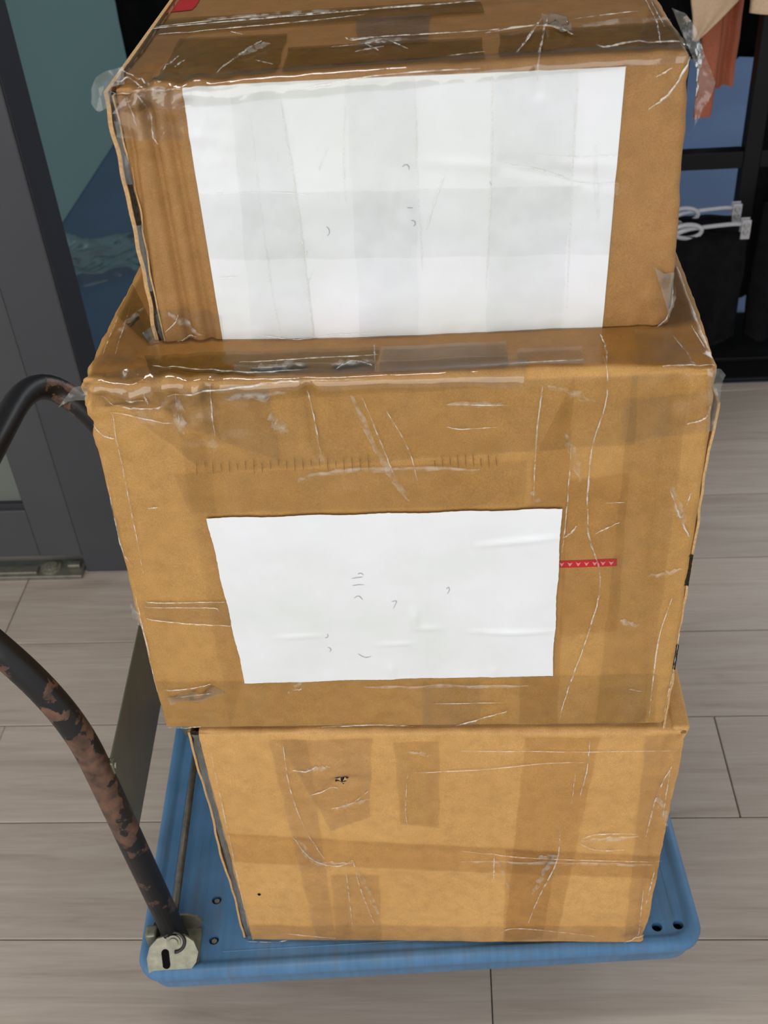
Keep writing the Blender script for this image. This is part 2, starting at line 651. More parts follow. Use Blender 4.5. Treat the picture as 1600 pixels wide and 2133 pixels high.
DATA = {"b1":{"W":0.4435,"H":0.2293,"D":0.34,"yaw":0.0097,"org":[-0.2586,0.8335,1.0405],"d":[[-0.0003,-0.0072],[-0.0038,-0.0018],[0.0019,-0.0046],[-0.0022,-0.0061]],"tape":[[[[0.0041,0.5293],[0.4411,0.5293],[0.4411,0.2393],[0.0041,0.2393]],"amber"],[[[0.0339,0.37],[0.1292,0.3601],[0.1334,0.2368],[0.0391,0.2368]],"olive"],[[[0.1344,0.3147],[0.2912,0.3039],[0.2907,0.2368],[0.138,0.2368]],"olive"],[[[0.3057,0.3112],[0.4513,0.309],[0.4424,0.2368],[0.3014,0.2368]],"olive"],[[[-0.0007,0.4387],[0.2952,0.4248],[0.2965,0.3788],[-0.0039,0.3858]],"olive"],[[[0.1859,0.3891],[0.2512,0.3883],[0.2479,0.2985],[0.1925,0.2989]],"grey"],[[[0.0015,0.4186],[0.0405,0.3803],[0.0308,0.2368],[0.0007,0.2407]],"amber"],[[[0.4401,0.3885],[0.4496,0.3696],[0.4472,0.2483],[0.4058,0.246]],"amber"],[[[0.0027,0.2263],[0.0601,0.2267],[0.0577,0.1875],[0.0032,0.1933]],"clear"],[[[0.0581,0.145],[0.3933,0.1318],[0.3915,0.074],[0.0607,0.0876]],"faint"],[[[0.098,0.2238],[0.1366,0.2238],[0.1416,0.0014],[0.0851,0.0005]],"faint"],[[[0.1858,0.2233],[0.2386,0.2233],[0.2293,0.0036],[0.1794,0.0023]],"faint"],[[[0.2974,0.2221],[0.3596,0.2215],[0.3509,0.0048],[0.2871,0.0034]],"faint"],[[[-0.001,0.0465],[0.0617,0.0362],[0.0609,0.0027],[0.0056,0.0026]],"clear"],[[[0.4274,0.0584],[0.4427,0.0525],[0.4417,0.0029],[0.4337,0.0023]],"clear"],[[[0.0376,0.2444],[0.4411,0.2422],[0.4415,0.2208],[0.0048,0.2117]],"shine"]],"haze_streak":[[[[0.45,0.04],[0.4421,0.0138]],6],[[[0.0167,0.0409],[0.0418,0.0161]],6],[[[0.0981,0.2902],[0.1174,0.3259]],8],[[[0.1977,0.3057],[0.2286,0.3061]],8],[[[0.3659,0.3037],[0.4423,0.3115]],7],[[[0.046,0.4194],[0.1674,0.4183]],6],[[[0.3741,0.1646],[0.378,0.1027]],5]],"label":[[0.0611,0.2284],[0.3946,0.2202],[0.3859,0.003],[0.0591,-0.0006]],"crease":[[[[0.1342,0.2197],[0.1389,0.1329],[0.139,0.004]],1.4],[[[0.238,0.2181],[0.236,0.162],[0.2359,0.0691]],1.0],[[[0.2956,0.2209],[0.2931,0.1316],[0.2879,0.0488]],1.2],[[[0.3596,0.2201],[0.3576,0.1657],[0.3552,0.0273]],1.0],[[[0.1851,0.2163],[0.179,0.1656],[0.1782,0.1306]],0.9],[[[0.0666,0.1445],[0.1169,0.143],[0.1512,0.1393]],0.8],[[[0.1103,0.207],[0.1083,0.0762],[0.1116,0.003]],0.8],[[[0.1685,0.1775],[0.1606,0.1629],[0.1586,0.1584]],1.2],[[[0.2589,0.153],[0.2483,0.1264],[0.2407,0.1033]],1.4],[[[0.1421,0.0915],[0.1388,0.0866]],1.8],[[[0.1465,0.0763],[0.1389,0.0614]],1.0],[[[0.3039,0.154],[0.3338,0.1465],[0.3621,0.1352],[0.3933,0.1326]],1.6],[[[0.3263,0.1602],[0.3597,0.1559],[0.3929,0.1553]],0.9],[[[0.4419,0.2241],[0.4296,0.2022],[0.4128,0.1882]],2.2],[[[0.4284,0.2176],[0.4169,0.2116]],1.2],[[[0.0649,0.0708],[0.0833,0.0715]],0.8],[[[0.0921,0.0154],[0.1249,0.0099],[0.1586,0.0129],[0.1959,0.0128]],1.4],[[[0.0059,0.2275],[0.032,0.2272],[0.0607,0.226]],2.0],[[[0.0259,0.2247],[0.0313,0.2048],[0.0316,0.1907]],1.3],[[[0.0168,0.2221],[0.0211,0.2011]],1.2],[[[0.0307,0.1919],[0.0353,0.186],[0.043,0.1967]],1.0],[[[0.0113,0.0225],[0.0213,0.0314],[0.0254,0.0382]],1.2],[[[0.0201,0.0125],[0.0376,0.0164]],1.4],[[[0.4208,0.0012],[0.4364,0.0086],[0.4434,0.0227]],1.6],[[[0.4417,0.0448],[0.4447,0.0159]],1.3],[[[-0.0021,0.3975],[0.1081,0.4089],[0.2357,0.412],[0.2948,0.4148]],3.0],[[[0.0141,0.3811],[0.1273,0.3879],[0.194,0.3947]],1.5],[[[0.0048,0.4066],[0.1066,0.4222]],1.3],[[[0.0857,0.2432],[0.1026,0.3157],[0.1102,0.3361]],2.4],[[[0.0403,0.2656],[0.0454,0.3054]],1.6],[[[0.0491,0.2698],[0.0544,0.2902]],1.5],[[[0.1117,0.2741],[0.1298,0.255]],1.4],[[[0.0786,0.3733],[0.0907,0.3613]],1.4],[[[0.1709,0.2989],[0.1978,0.303],[0.2129,0.3156]],1.4],[[[0.181,0.3265],[0.1874,0.3165],[0.2088,0.3222]],2.0],[[[0.1912,0.2782],[0.2136,0.2884]],1.8],[[[0.2129,0.3156],[0.2327,0.2759]],1.6],[[[0.1978,0.303],[0.2102,0.2762]],1.8],[[[0.2621,0.2449],[0.2914,0.2515]],1.2],[[[0.3433,0.3473],[0.3307,0.2991],[0.3143,0.2411]],2.0],[[[0.3469,0.3434],[0.3321,0.2442],[0.3288,0.2138]],2.0],[[[0.2941,0.3086],[0.3408,0.3188],[0.3618,0.283]],3.0],[[[0.1851,0.3227],[0.2906,0.3179],[0.3138,0.3175]],1.6],[[[0.3747,0.2537],[0.3804,0.2423],[0.4069,0.2533],[0.4438,0.2416]],2.2],[[[0.3653,0.3324],[0.421,0.3438]],1.6],[[[0.4324,0.3908],[0.4298,0.3149],[0.4218,0.2445]],1.3],[[[0.437,0.3894],[0.4323,0.2863]],1.0],[[[0.1382,0.2199],[0.2153,0.2258],[0.2867,0.2259]],1.2],[[[0.0038,0.2739],[0.0294,0.2439],[0.0366,0.2306]],1.3],[[[0.0061,0.2466],[0.0184,0.2511],[0.0334,0.2244]],1.6]],"groove":[[[[0.016,0.2254],[0.0149,0.1873],[0.0024,0.0086]],0.004,0.003],[[[0.0317,0.2258],[0.0323,0.1862],[0.0303,0.0023]],0.0058,0.0034],[[[0.0465,0.2255],[0.0476,0.1738],[0.0487,0.0062]],0.005,0.0036],[[[0.0194,0.2019],[0.0165,0.1483],[0.0117,0.0081]],-0.0012,0.004],[[[0.019,0.2273],[0.0206,0.1981]],0.004,0.003],[[[0.028,0.226],[0.0291,0.2031]],0.003,0.0025],[[[0.041,0.2259],[0.0409,0.2115]],0.003,0.0025],[[[0.0098,0.2279],[0.0134,0.206]],0.002,0.003],[[[0.3294,0.2241],[0.3303,0.2069]],0.002,0.004],[[[0.3039,0.1533],[0.3413,0.1449],[0.3933,0.1318]],0.0018,0.006],[[[0.0064,0.3984],[0.2358,0.4022],[0.3358,0.4028]],-0.003,0.006],[[[0.0319,0.2316],[0.0342,0.3189],[0.0402,0.3895]],0.0025,0.004],[[[0.4134,0.2492],[0.4261,0.3764]],0.0012,0.004]],"flapR":[[0.4202,0.2574],[0.4297,0.2536],[0.4389,0.2427],[0.4458,0.2271],[0.4591,0.2013],[0.4511,0.1844],[0.4454,0.1719],[0.4432,0.2133]],"flapL":[[0.0202,0.2385],[0.0066,0.2373],[-0.0018,0.233],[-0.0098,0.2221],[-0.0112,0.2127],[-0.0043,0.2079],[0.0048,0.2117],[0.0093,0.2258],[0.0193,0.2273]],"flapBR":[[0.4255,0.0585],[0.435,0.0512],[0.4432,0.0512],[0.445,0.0181],[0.4429,0.0083],[0.4386,0.0229]],"flapBL":[[0.0,0.0231],[-0.0103,0.0179],[-0.0035,0.0041],[0.0034,-0.0002]],"flapT":[[0.3425,0.3476],[0.3622,0.3481],[0.3618,0.2803],[0.3438,0.3096]],"redT":[[-0.0032,0.5241],[0.0295,0.5218],[0.0292,0.4676],[-0.0024,0.4662]]},"b2":{"W":0.5386,"H":0.4393,"D":0.44,"yaw":-0.0123,"org":[-0.322,0.7695,0.5982],"d":[[0.0089,0.0092],[-0.0013,0.0048],[-0.0049,0.0126],[-0.0016,0.0088]],"tape":[[[[0.0051,0.8393],[0.5347,0.8393],[0.5347,0.4468],[0.0051,0.4468]],"topshade"],[[[0.0051,0.8393],[0.5347,0.8393],[0.5347,0.4468],[0.0051,0.4468]],"topshade"],[[[0.0185,0.4318],[0.471,0.4347],[0.474,0.3662],[0.097,0.3439]],"faintolive"],[[[0.0642,0.426],[0.1634,0.4312],[0.1657,0.3554],[0.0753,0.3978]],"clear"],[[[0.0042,0.0764],[0.523,0.0814],[0.5258,0.0033],[0.0031,0.0055]],"faintolive"],[[[0.4663,0.4348],[0.5135,0.4363],[0.5172,0.0049],[0.4649,0.0041]],"faintolive"],[[[0.3877,0.3504],[0.4186,0.436],[0.4247,0.0062],[0.3843,0.0067]],"amber"],[[[0.0788,0.3878],[0.1026,0.3873],[0.0962,0.0765],[0.0741,0.0046]],"faint"],[[[0.0665,0.3445],[0.3835,0.3505],[0.3808,0.3028],[0.077,0.2993]],"faintolive"],[[[0.0101,0.1907],[0.0977,0.1917],[0.0991,0.158],[0.0102,0.1674]],"clear"],[[[0.2841,0.0722],[0.3434,0.0728],[0.3438,0.0041],[0.2824,0.0034]],"clear"],[[[0.4612,0.4126],[0.5316,0.4156],[0.5294,0.3773],[0.4632,0.3689]],"clear"],[[[0.4179,0.3289],[0.4718,0.3356],[0.4764,0.145],[0.421,0.136]],"amber"],[[[0.0485,0.4781],[0.2549,0.4851],[0.2531,0.4468],[0.0618,0.4468]],"olive"],[[[0.257,0.485],[0.3649,0.4882],[0.3651,0.4468],[0.2571,0.4468]],"grey"],[[[0.3736,0.4717],[0.428,0.4748],[0.4276,0.4468],[0.3722,0.4468]],"clear"],[[[0.0224,0.5617],[0.0597,0.4858],[0.0576,0.4468],[0.0061,0.4468]],"amber"],[[[0.4752,0.5035],[0.5077,0.5019],[0.5177,0.4468],[0.4696,0.4468]],"clear"],[[[0.0042,0.621],[0.0532,0.5155],[0.0482,0.4987],[0.0026,0.5582]],"olive"],[[[0.0125,0.4519],[0.382,0.4635],[0.377,0.4287],[0.0105,0.4139]],"shine"]],"haze_streak":[[[[0.0814,0.4218],[0.0822,0.3877]],12],[[[0.125,0.4208],[0.1793,0.4266]],10],[[[0.1605,0.4055],[0.1752,0.3856]],12],[[[0.2321,0.4229],[0.2574,0.3533],[0.2771,0.3105]],7],[[[0.3888,0.3189],[0.3937,0.2998]],8],[[[0.3969,0.4282],[0.4373,0.4132]],8],[[[0.4152,0.38],[0.4305,0.3286]],7],[[[0.4777,0.158],[0.4967,0.1512]],8],[[[0.5,0.214],[0.5297,0.2255]],6],[[[0.5105,0.3215],[0.526,0.2776]],8],[[[0.1787,0.3341],[0.2141,0.3439],[0.3417,0.3437]],7],[[[0.313,0.4115],[0.3615,0.4113]],5],[[[-0.0034,0.1859],[0.0064,0.1596]],8],[[[0.1427,0.0598],[0.1649,0.0812]],6],[[[0.224,0.0659],[0.3925,0.067]],6],[[[0.146,0.4526],[0.195,0.4568]],9],[[[0.2156,0.4559],[0.2521,0.4606]],9],[[[0.0129,0.5174],[0.0273,0.5708]],8]],"label":[[0.0909,0.2956],[0.4152,0.2988],[0.4163,0.0824],[0.0998,0.0764]],"band":[[0.4166,0.2349],[0.4692,0.2368],[0.4699,0.2279],[0.417,0.2265]],"marks":[[0.4186,0.2313],[0.4262,0.2314],[0.4339,0.2316],[0.4415,0.2318],[0.4491,0.232],[0.4567,0.2321],[0.4643,0.2323]],"crease":[[[[0.0146,0.1919],[0.0409,0.1902],[0.0938,0.1912]],1.8],[[[0.0123,0.1843],[0.0783,0.1831],[0.0853,0.1779]],1.2],[[[0.0105,0.1687],[0.0462,0.1629],[0.0962,0.1581]],1.6],[[[0.4439,0.4587],[0.4461,0.413],[0.4372,0.3544],[0.4403,0.2738],[0.4553,0.2149],[0.4504,0.152],[0.4322,0.0555],[0.4268,0.0146]],1.8],[[[0.3929,0.4283],[0.3899,0.3806],[0.3893,0.3027]],1.4],[[[0.4199,0.3699],[0.4196,0.2965],[0.4179,0.2455]],1.4],[[[0.2421,0.4199],[0.2544,0.3788],[0.2675,0.3322]],1.4],[[[0.26,0.4104],[0.279,0.3682],[0.2864,0.3318]],1.0],[[[0.1956,0.4262],[0.1991,0.3949],[0.2016,0.3597]],1.6],[[[0.1126,0.4324],[0.1105,0.4067],[0.1103,0.3821]],1.4],[[[0.0822,0.4265],[0.0804,0.3977]],1.2],[[[0.315,0.4115],[0.3655,0.4102]],1.0],[[[0.3127,0.3898],[0.325,0.387],[0.3578,0.3887]],1.0],[[[0.417,0.2629],[0.4253,0.2707],[0.4292,0.2785]],1.8],[[[0.4471,0.2691],[0.4678,0.2822]],1.8],[[[0.5087,0.3189],[0.5223,0.2833],[0.5335,0.2605]],1.8],[[[0.5278,0.3158],[0.5241,0.2943]],1.2],[[[0.4533,0.304],[0.4702,0.3047]],1.0],[[[0.3183,0.006],[0.3487,0.0179],[0.3717,0.0282]],2.2],[[[0.2934,0.0406],[0.3685,0.0417]],0.9],[[[0.495,0.0619],[0.51,0.0573]],1.2],[[[0.5194,0.3873],[0.5307,0.3919],[0.5332,0.4038]],1.8],[[[0.5154,0.3874],[0.5212,0.3882]],1.6],[[[0.5248,0.189],[0.5171,0.131],[0.5196,0.0171]],1.4],[[[0.5374,0.1569],[0.5334,0.0169]],1.2],[[[0.1587,0.0683],[0.1541,0.0625]],1.0],[[[0.1482,0.0641],[0.1584,0.0654]],1.0],[[[0.0177,0.4281],[0.0358,0.4133],[0.0608,0.4118],[0.0702,0.4173]],2.4],[[[0.0388,0.4247],[0.0542,0.4215]],2.0],[[[0.0556,0.4295],[0.0577,0.4176]],1.8],[[[0.0026,0.397],[0.0112,0.3869],[0.0215,0.3841]],1.4],[[[0.0222,0.4088],[0.0752,0.3968]],1.2],[[[0.0758,0.4258],[0.1638,0.4349],[0.1966,0.4364]],2.2],[[[0.1966,0.4364],[0.2451,0.4366]],1.6],[[[0.0056,0.3379],[0.0036,0.2712],[0.0084,0.2355]],1.2],[[[0.023,0.4088],[0.0221,0.3429],[0.019,0.2293]],1.1],[[[0.0062,0.1984],[0.0042,0.0618]],1.2],[[[0.0377,0.3068],[0.0468,0.3077]],2.0],[[[0.0099,0.0646],[0.0415,0.0686],[0.063,0.0755]],2.0],[[[0.0185,0.0541],[0.0609,0.0609]],1.2],[[[0.1685,0.0041],[0.2207,0.0073],[0.2722,0.0051]],1.6],[[[0.0051,0.0047],[0.0428,0.0081]],1.6],[[[0.0617,0.4577],[0.1384,0.4483],[0.1956,0.4505]],1.6],[[[0.1364,0.4608],[0.194,0.4662],[0.2557,0.4714]],1.6],[[[0.2201,0.4511],[0.2357,0.4613],[0.2505,0.4544]],2.4],[[[0.2505,0.4894],[0.2536,0.4497]],1.2],[[[0.3414,0.4491],[0.4271,0.4531]],1.4],[[[0.4457,0.4967],[0.4477,0.4708],[0.4455,0.4447]],1.8],[[[0.0061,0.5534],[0.0105,0.4839]],1.2],[[[0.0132,0.5716],[0.0215,0.4834]],1.0],[[[0.5064,0.4937],[0.5157,0.4538]],1.2],[[[0.5253,0.5094],[0.5319,0.457]],1.2],[[[0.4906,0.4436],[0.5339,0.447]],1.6]],"groove":[[[[0.1116,0.4315],[0.1088,0.3771]],0.0045,0.0034],[[[0.1962,0.4322],[0.1978,0.3751],[0.2016,0.3597]],0.0048,0.0038],[[[0.0826,0.4289],[0.0796,0.3928]],0.0014,0.004],[[[0.0146,0.4234],[0.0143,0.3483],[0.0113,0.1595],[0.0123,0.0163]],0.0014,0.004],[[[0.0105,0.4139],[0.0652,0.4126],[0.0838,0.3976]],0.003,0.006],[[[0.196,0.3338],[0.3835,0.3505]],0.001,0.01],[[[0.0074,0.4398],[0.1961,0.4459],[0.4216,0.4579]],0.0025,0.006],[[[0.5026,0.4302],[0.5004,0.2554],[0.5168,0.0095]],0.0016,0.004],[[[0.5148,0.4253],[0.5177,0.2137],[0.5267,0.0094]],-0.0012,0.004]],"flapL":[[0.0199,0.4486],[0.0057,0.4462],[-0.0118,0.4278],[-0.0016,0.4323],[0.0126,0.432]],"flapR":[[0.5238,0.4469],[0.5355,0.4448],[0.5409,0.4366],[0.5369,0.4257],[0.538,0.406],[0.5369,0.3869],[0.5304,0.3822],[0.5279,0.4204]],"flapFL":[[0.0125,0.0646],[0.0555,0.0771],[0.0614,0.0821],[0.0763,0.0681],[0.0397,0.0568],[0.0144,0.0542]]},"b3":{"W":0.5318,"H":0.4212,"D":0.41,"yaw":-0.0088,"org":[-0.2983,0.7735,0.175],"d":[[-0.0013,0.0008],[0.004,-0.0005],[-0.0061,0.0012],[0.0016,0.0004]],"tape":[[[[0.0972,0.4101],[0.1991,0.4126],[0.1872,0.2728],[0.1397,0.2449]],"clear"],[[[0.222,0.4053],[0.2711,0.4074],[0.2676,0.2498],[0.2229,0.259]],"faintolive"],[[[0.3629,0.4131],[0.441,0.4141],[0.4167,0.0124],[0.3477,0.008]],"amber"],[[[0.4886,0.4137],[0.5282,0.415],[0.5279,0.008],[0.5045,0.0054]],"clear"],[[[0.0122,0.24],[0.5317,0.1933],[0.5324,0.1486],[0.0087,0.1812]],"amber"],[[[0.1316,0.1565],[0.1912,0.1548],[0.1852,0.0059],[0.1241,0.0075]],"clear"],[[[0.3468,0.2072],[0.4067,0.2026],[0.398,0.011],[0.3464,0.0103]],"amber"],[[[0.0867,0.4102],[0.1288,0.4115],[0.1242,0.0086],[0.0983,0.0083]],"clear"],[[[0.0122,0.042],[0.5254,0.0421],[0.5281,0.0057],[0.0051,0.0036]],"clear"]],"crease":[[[[0.102,0.4061],[0.1006,0.3265],[0.1111,0.2449],[0.1285,0.1868]],1.4],[[[0.1073,0.3608],[0.1233,0.359],[0.135,0.369]],2.0],[[[0.1184,0.3133],[0.1472,0.3264],[0.1554,0.3264]],1.8],[[[0.144,0.291],[0.1669,0.3],[0.1908,0.3263]],1.2],[[[0.0927,0.2354],[0.1113,0.1917],[0.1394,0.1768],[0.1609,0.1869]],2.0],[[[0.1609,0.1869],[0.1664,0.1255],[0.1784,0.0494]],1.4],[[[0.1512,0.1769],[0.1491,0.0378]],1.0],[[[0.2356,0.3602],[0.2299,0.2909],[0.2312,0.2544]],1.0],[[[0.2407,0.356],[0.3096,0.3599],[0.3824,0.372],[0.4338,0.3742]],1.2],[[[0.4301,0.4118],[0.4308,0.3594],[0.4252,0.3084]],1.6],[[[0.4188,0.3677],[0.4178,0.2996]],1.4],[[[0.4073,0.2546],[0.4074,0.1879],[0.3878,0.1061],[0.3777,0.0516]],1.8],[[[0.3326,0.1974],[0.3321,0.1474]],2.0],[[[0.2925,0.207],[0.3729,0.1927],[0.5329,0.1836]],1.2],[[[0.4331,0.2313],[0.4546,0.2407],[0.4987,0.2408]],1.4],[[[0.4307,0.2247],[0.4514,0.2095],[0.4851,0.2096]],1.6],[[[0.4494,0.236],[0.462,0.2172]],1.2],[[[0.5216,0.3672],[0.512,0.3169],[0.5074,0.2361]],2.0],[[[0.52,0.359],[0.5224,0.2728]],1.2],[[[0.5162,0.128],[0.5217,0.0194]],1.4],[[[0.525,0.1786],[0.5225,0.0966]],1.4],[[[0.5045,0.0054],[0.5309,0.0195]],2.0],[[[0.0032,0.0036],[0.0324,0.0016],[0.0593,0.0078]],2.0],[[[0.2941,0.3928],[0.5237,0.3914]],0.9],[[[0.0208,0.3944],[0.0096,0.0247]],0.9],[[[0.055,0.0252],[0.1247,0.0145]],1.2],[[[0.3411,0.0286],[0.3657,0.0403],[0.4659,0.021]],1.2]],"groove":[[[[0.0925,0.4141],[0.0914,0.2728]],0.001,0.004],[[[0.0165,0.2304],[0.2924,0.2022],[0.5385,0.1836]],0.001,0.006],[[[0.3306,0.3598],[0.3319,0.0113]],0.0012,0.003],[[[0.1609,0.1869],[0.1408,0.0147]],0.0012,0.004],[[[0.5142,0.4073],[0.5192,0.0137]],0.0012,0.003],[[[0.1472,0.3264],[0.165,0.3436],[0.1862,0.3393]],0.003,0.008]],"haze_streak":[[[[0.0956,0.2354],[0.1166,0.1867],[0.1605,0.1819]],9],[[[0.1234,0.3607],[0.151,0.369]],8],[[[0.1495,0.291],[0.1896,0.3088]],8],[[[0.4334,0.2266],[0.4992,0.2361]],8],[[[0.512,0.3169],[0.5299,0.2547]],9],[[[0.4012,0.1977],[0.3814,0.1166]],8],[[[0.3843,0.1927],[0.4098,0.1977]],9],[[[0.1631,0.1769],[0.1861,0.0718]],7],[[[0.237,0.3931],[0.2628,0.3849]],7],[[[0.3385,0.1876],[0.3514,0.1269]],6],[[[0.2923,0.1874],[0.5278,0.1786]],6]],"hole":[0.1603,0.3393],"hole2":[0.0349,0.1118]}}
INK1 = [[[0.2287, 0.1126], [0.2314, 0.1117], [0.232, 0.1092], [0.2304, 0.1072]], [[0.2263, 0.1237], [0.2286, 0.1231], [0.2309, 0.123]], [[0.16, 0.1118], [0.1621, 0.1088], [0.1618, 0.1055], [0.16, 0.1035]], [[0.2244, 0.1566], [0.2268, 0.1584], [0.2294, 0.1571], [0.2296, 0.154]], [[0.2925, 0.1402], [0.2932, 0.1394], [0.2936, 0.137]]]
INK2 = [[[0.2203, 0.22], [0.2259, 0.2211], [0.2315, 0.2216]], [[0.2206, 0.2108], [0.2258, 0.2119], [0.2323, 0.2118]], [[0.2266, 0.2253], [0.2294, 0.2265], [0.2321, 0.224]], [[0.1915, 0.1472], [0.1917, 0.1432], [0.1886, 0.1412]], [[0.1901, 0.1284], [0.1933, 0.1256], [0.192, 0.1215]], [[0.221, 0.1946], [0.2258, 0.197], [0.2293, 0.1919]], [[0.2572, 0.1888], [0.2619, 0.1894], [0.2587, 0.1799]], [[0.2201, 0.1183], [0.2267, 0.1127], [0.2336, 0.1139]], [[0.3105, 0.2041], [0.3123, 0.2066], [0.3132, 0.2029], [0.3113, 0.1979]]]
FLUTES = [[[0.0905, 0.3586], [0.0889, 0.3424]], [[0.0979, 0.3588], [0.0978, 0.3517]], [[0.1052, 0.3581], [0.1041, 0.3442]], [[0.1124, 0.3568], [0.1119, 0.3473]], [[0.12, 0.3587], [0.1192, 0.3461]], [[0.127, 0.3565], [0.1269, 0.3486]], [[0.1346, 0.3585], [0.1342, 0.3482]], [[0.1421, 0.3601], [0.141, 0.3435]], [[0.1491, 0.3566], [0.1486, 0.3447]], [[0.1565, 0.3578], [0.1564, 0.3488]], [[0.1639, 0.3587], [0.1641, 0.3522]], [[0.1711, 0.358], [0.171, 0.3485]], [[0.1787, 0.3614], [0.1781, 0.3459]], [[0.1858, 0.359], [0.1855, 0.3469]], [[0.1929, 0.3577], [0.1932, 0.3512]], [[0.2002, 0.3578], [0.2004, 0.3502]], [[0.2077, 0.3613], [0.2073, 0.3448]], [[0.2146, 0.3563], [0.2148, 0.3482]], [[0.222, 0.3583], [0.2218, 0.3439]], [[0.2293, 0.3597], [0.2291, 0.3441]], [[0.2364, 0.359], [0.2364, 0.3446]], [[0.2438, 0.3621], [0.2438, 0.3458]], [[0.3018, 0.3549], [0.3025, 0.347]], [[0.3086, 0.3588], [0.3092, 0.3452]], [[0.3153, 0.3593], [0.316, 0.3477]], [[0.322, 0.3612], [0.3228, 0.3455]], [[0.3287, 0.3607], [0.3295, 0.346]], [[0.3354, 0.3617], [0.3362, 0.3465]], [[0.3421, 0.3568], [0.343, 0.3458]], [[0.3487, 0.3608], [0.3497, 0.3452]], [[0.3554, 0.3578], [0.3564, 0.3466]]]


# ------------------------------------------------------------------ taped cardboard boxes
class Wob:
    """smooth random relief: sum of plane waves, the same for the board and the film on it"""
    def __init__(s, seed, octs):
        r = np.random.RandomState(seed)
        s.k, s.a, s.ph = [], [], []
        for wl, amp, n in octs:
            for _ in range(n):
                d = r.normal(size=3)
                d /= np.linalg.norm(d)
                s.k.append(d * 2 * PI / (wl * r.uniform(.7, 1.4)))
                s.a.append(amp / math.sqrt(n))
                s.ph.append(r.uniform(0, 2 * PI))
        s.k, s.a, s.ph = np.array(s.k), np.array(s.a), np.array(s.ph)

    def __call__(s, P):
        return np.sin(P @ s.k.T + s.ph) @ s.a


def seg_dist(P, A, B):
    d = B - A
    L = (d * d).sum()
    t = np.clip(((P - A) @ d) / max(L, 1e-12), 0, 1)
    return np.linalg.norm(P - (A + t[:, None] * d), axis=1), t


class Carton:
    def __init__(s, d, r, seed, crush):
        s.W, s.H, s.D = d['W'], d['H'], d['D']
        s.d = np.array(d['d'])
        s.r = r
        s.big = Wob(seed, [(.22, .0009, 8), (.07, .00025, 8)])
        s.fine = Wob(seed + 1, [(.022, .00085, 10), (.010, .00035, 10)])
        s.edge = Wob(seed + 2, [(.06, .0004, 8), (.018, .0003, 8)])
        s.crush = [np.array(c) for c in crush]
        s.gro = d['groove']

    def raw(s, u, v):
        """unfolded coordinates: u across (wraps to the sides), v up the front then back over the top"""
        u, v = np.asarray(u, float), np.asarray(v, float)
        x = np.clip(u, 0, s.W)
        y = np.where(v > s.H, v - s.H, 0) + np.where(u < 0, -u, 0) + np.where(u > s.W, u - s.W, 0)
        z = np.clip(v, 0, s.H)
        return np.stack([x, y, z], 1)

    def surf(s, P, off=0.0):
        P = np.asarray(P, float)
        h = np.array([s.W, s.D, s.H]) / 2
        q = P - h
        inn = np.clip(q, -(h - s.r), h - s.r)
        dv = q - inn
        ln = np.linalg.norm(dv, axis=1, keepdims=True)
        n = dv / np.maximum(ln, 1e-9)
        out = inn + s.r * n + h
        disp = s.big(P)
        # relief is strongest on crushed corners and along the edges
        e = np.sort(h - np.abs(q), axis=1)[:, 1]
        disp = disp + s.edge(P) * np.exp(-(e / .012) ** 2)
        for c in s.crush:
            dd = np.linalg.norm((P - c[:3]), axis=1)
            wgt = np.exp(-(dd / c[3]) ** 2)
            disp = disp + s.fine(P) * wgt * c[4] - wgt * c[5]
        disp = disp + s.fine(P) * .09
        front = (P[:, 1] < 1e-6) | (P[:, 2] > s.H - 1e-6)
        UV = np.stack([P[:, 0], np.where(P[:, 2] > s.H - 1e-6, s.H + P[:, 1], P[:, 2])], 1)
        for pts, dep, wd in s.gro:
            A = np.array(pts)
            m = np.full(len(P), 1e9)
            for i in range(len(A) - 1):
                m = np.minimum(m, seg_dist(UV, A[i], A[i + 1])[0])
            disp = disp - np.where(front, dep * np.exp(-(m / wd) ** 2), 0)
        # keep the base flat so that the carton stands on what carries it
        disp = np.where(P[:, 2] < .004, np.minimum(disp, 0) * .3, disp)
        k = np.where(P[:, 2] > s.H - 1e-6, np.clip((P[:, 1] - .015) / .09, 0, 1), 0)
        disp = disp * (1 - .7 * k) - .0035 * k
        out = out + n * (disp[:, None] + off)
        a = np.clip(out[:, 0] / s.W, 0, 1)[:, None]
        b = np.clip(out[:, 2] / s.H, 0, 1)[:, None]
        dl = s.d[3] * (1 - a) * (1 - b) + s.d[2] * a * (1 - b) + s.d[0] * (1 - a) * b + s.d[1] * a * b
        out[:, 0] += dl[:, 0]
        out[:, 2] += dl[:, 1]
        return out


def lines(L, step, r):
    n = max(2, int((L - 2 * r) / step))
    inner = np.linspace(r, L - r, n + 1)
    e = np.array([0, .18, .36, .54, .72, .88]) * r
    return np.concatenate([e, inner, L - e[::-1]])


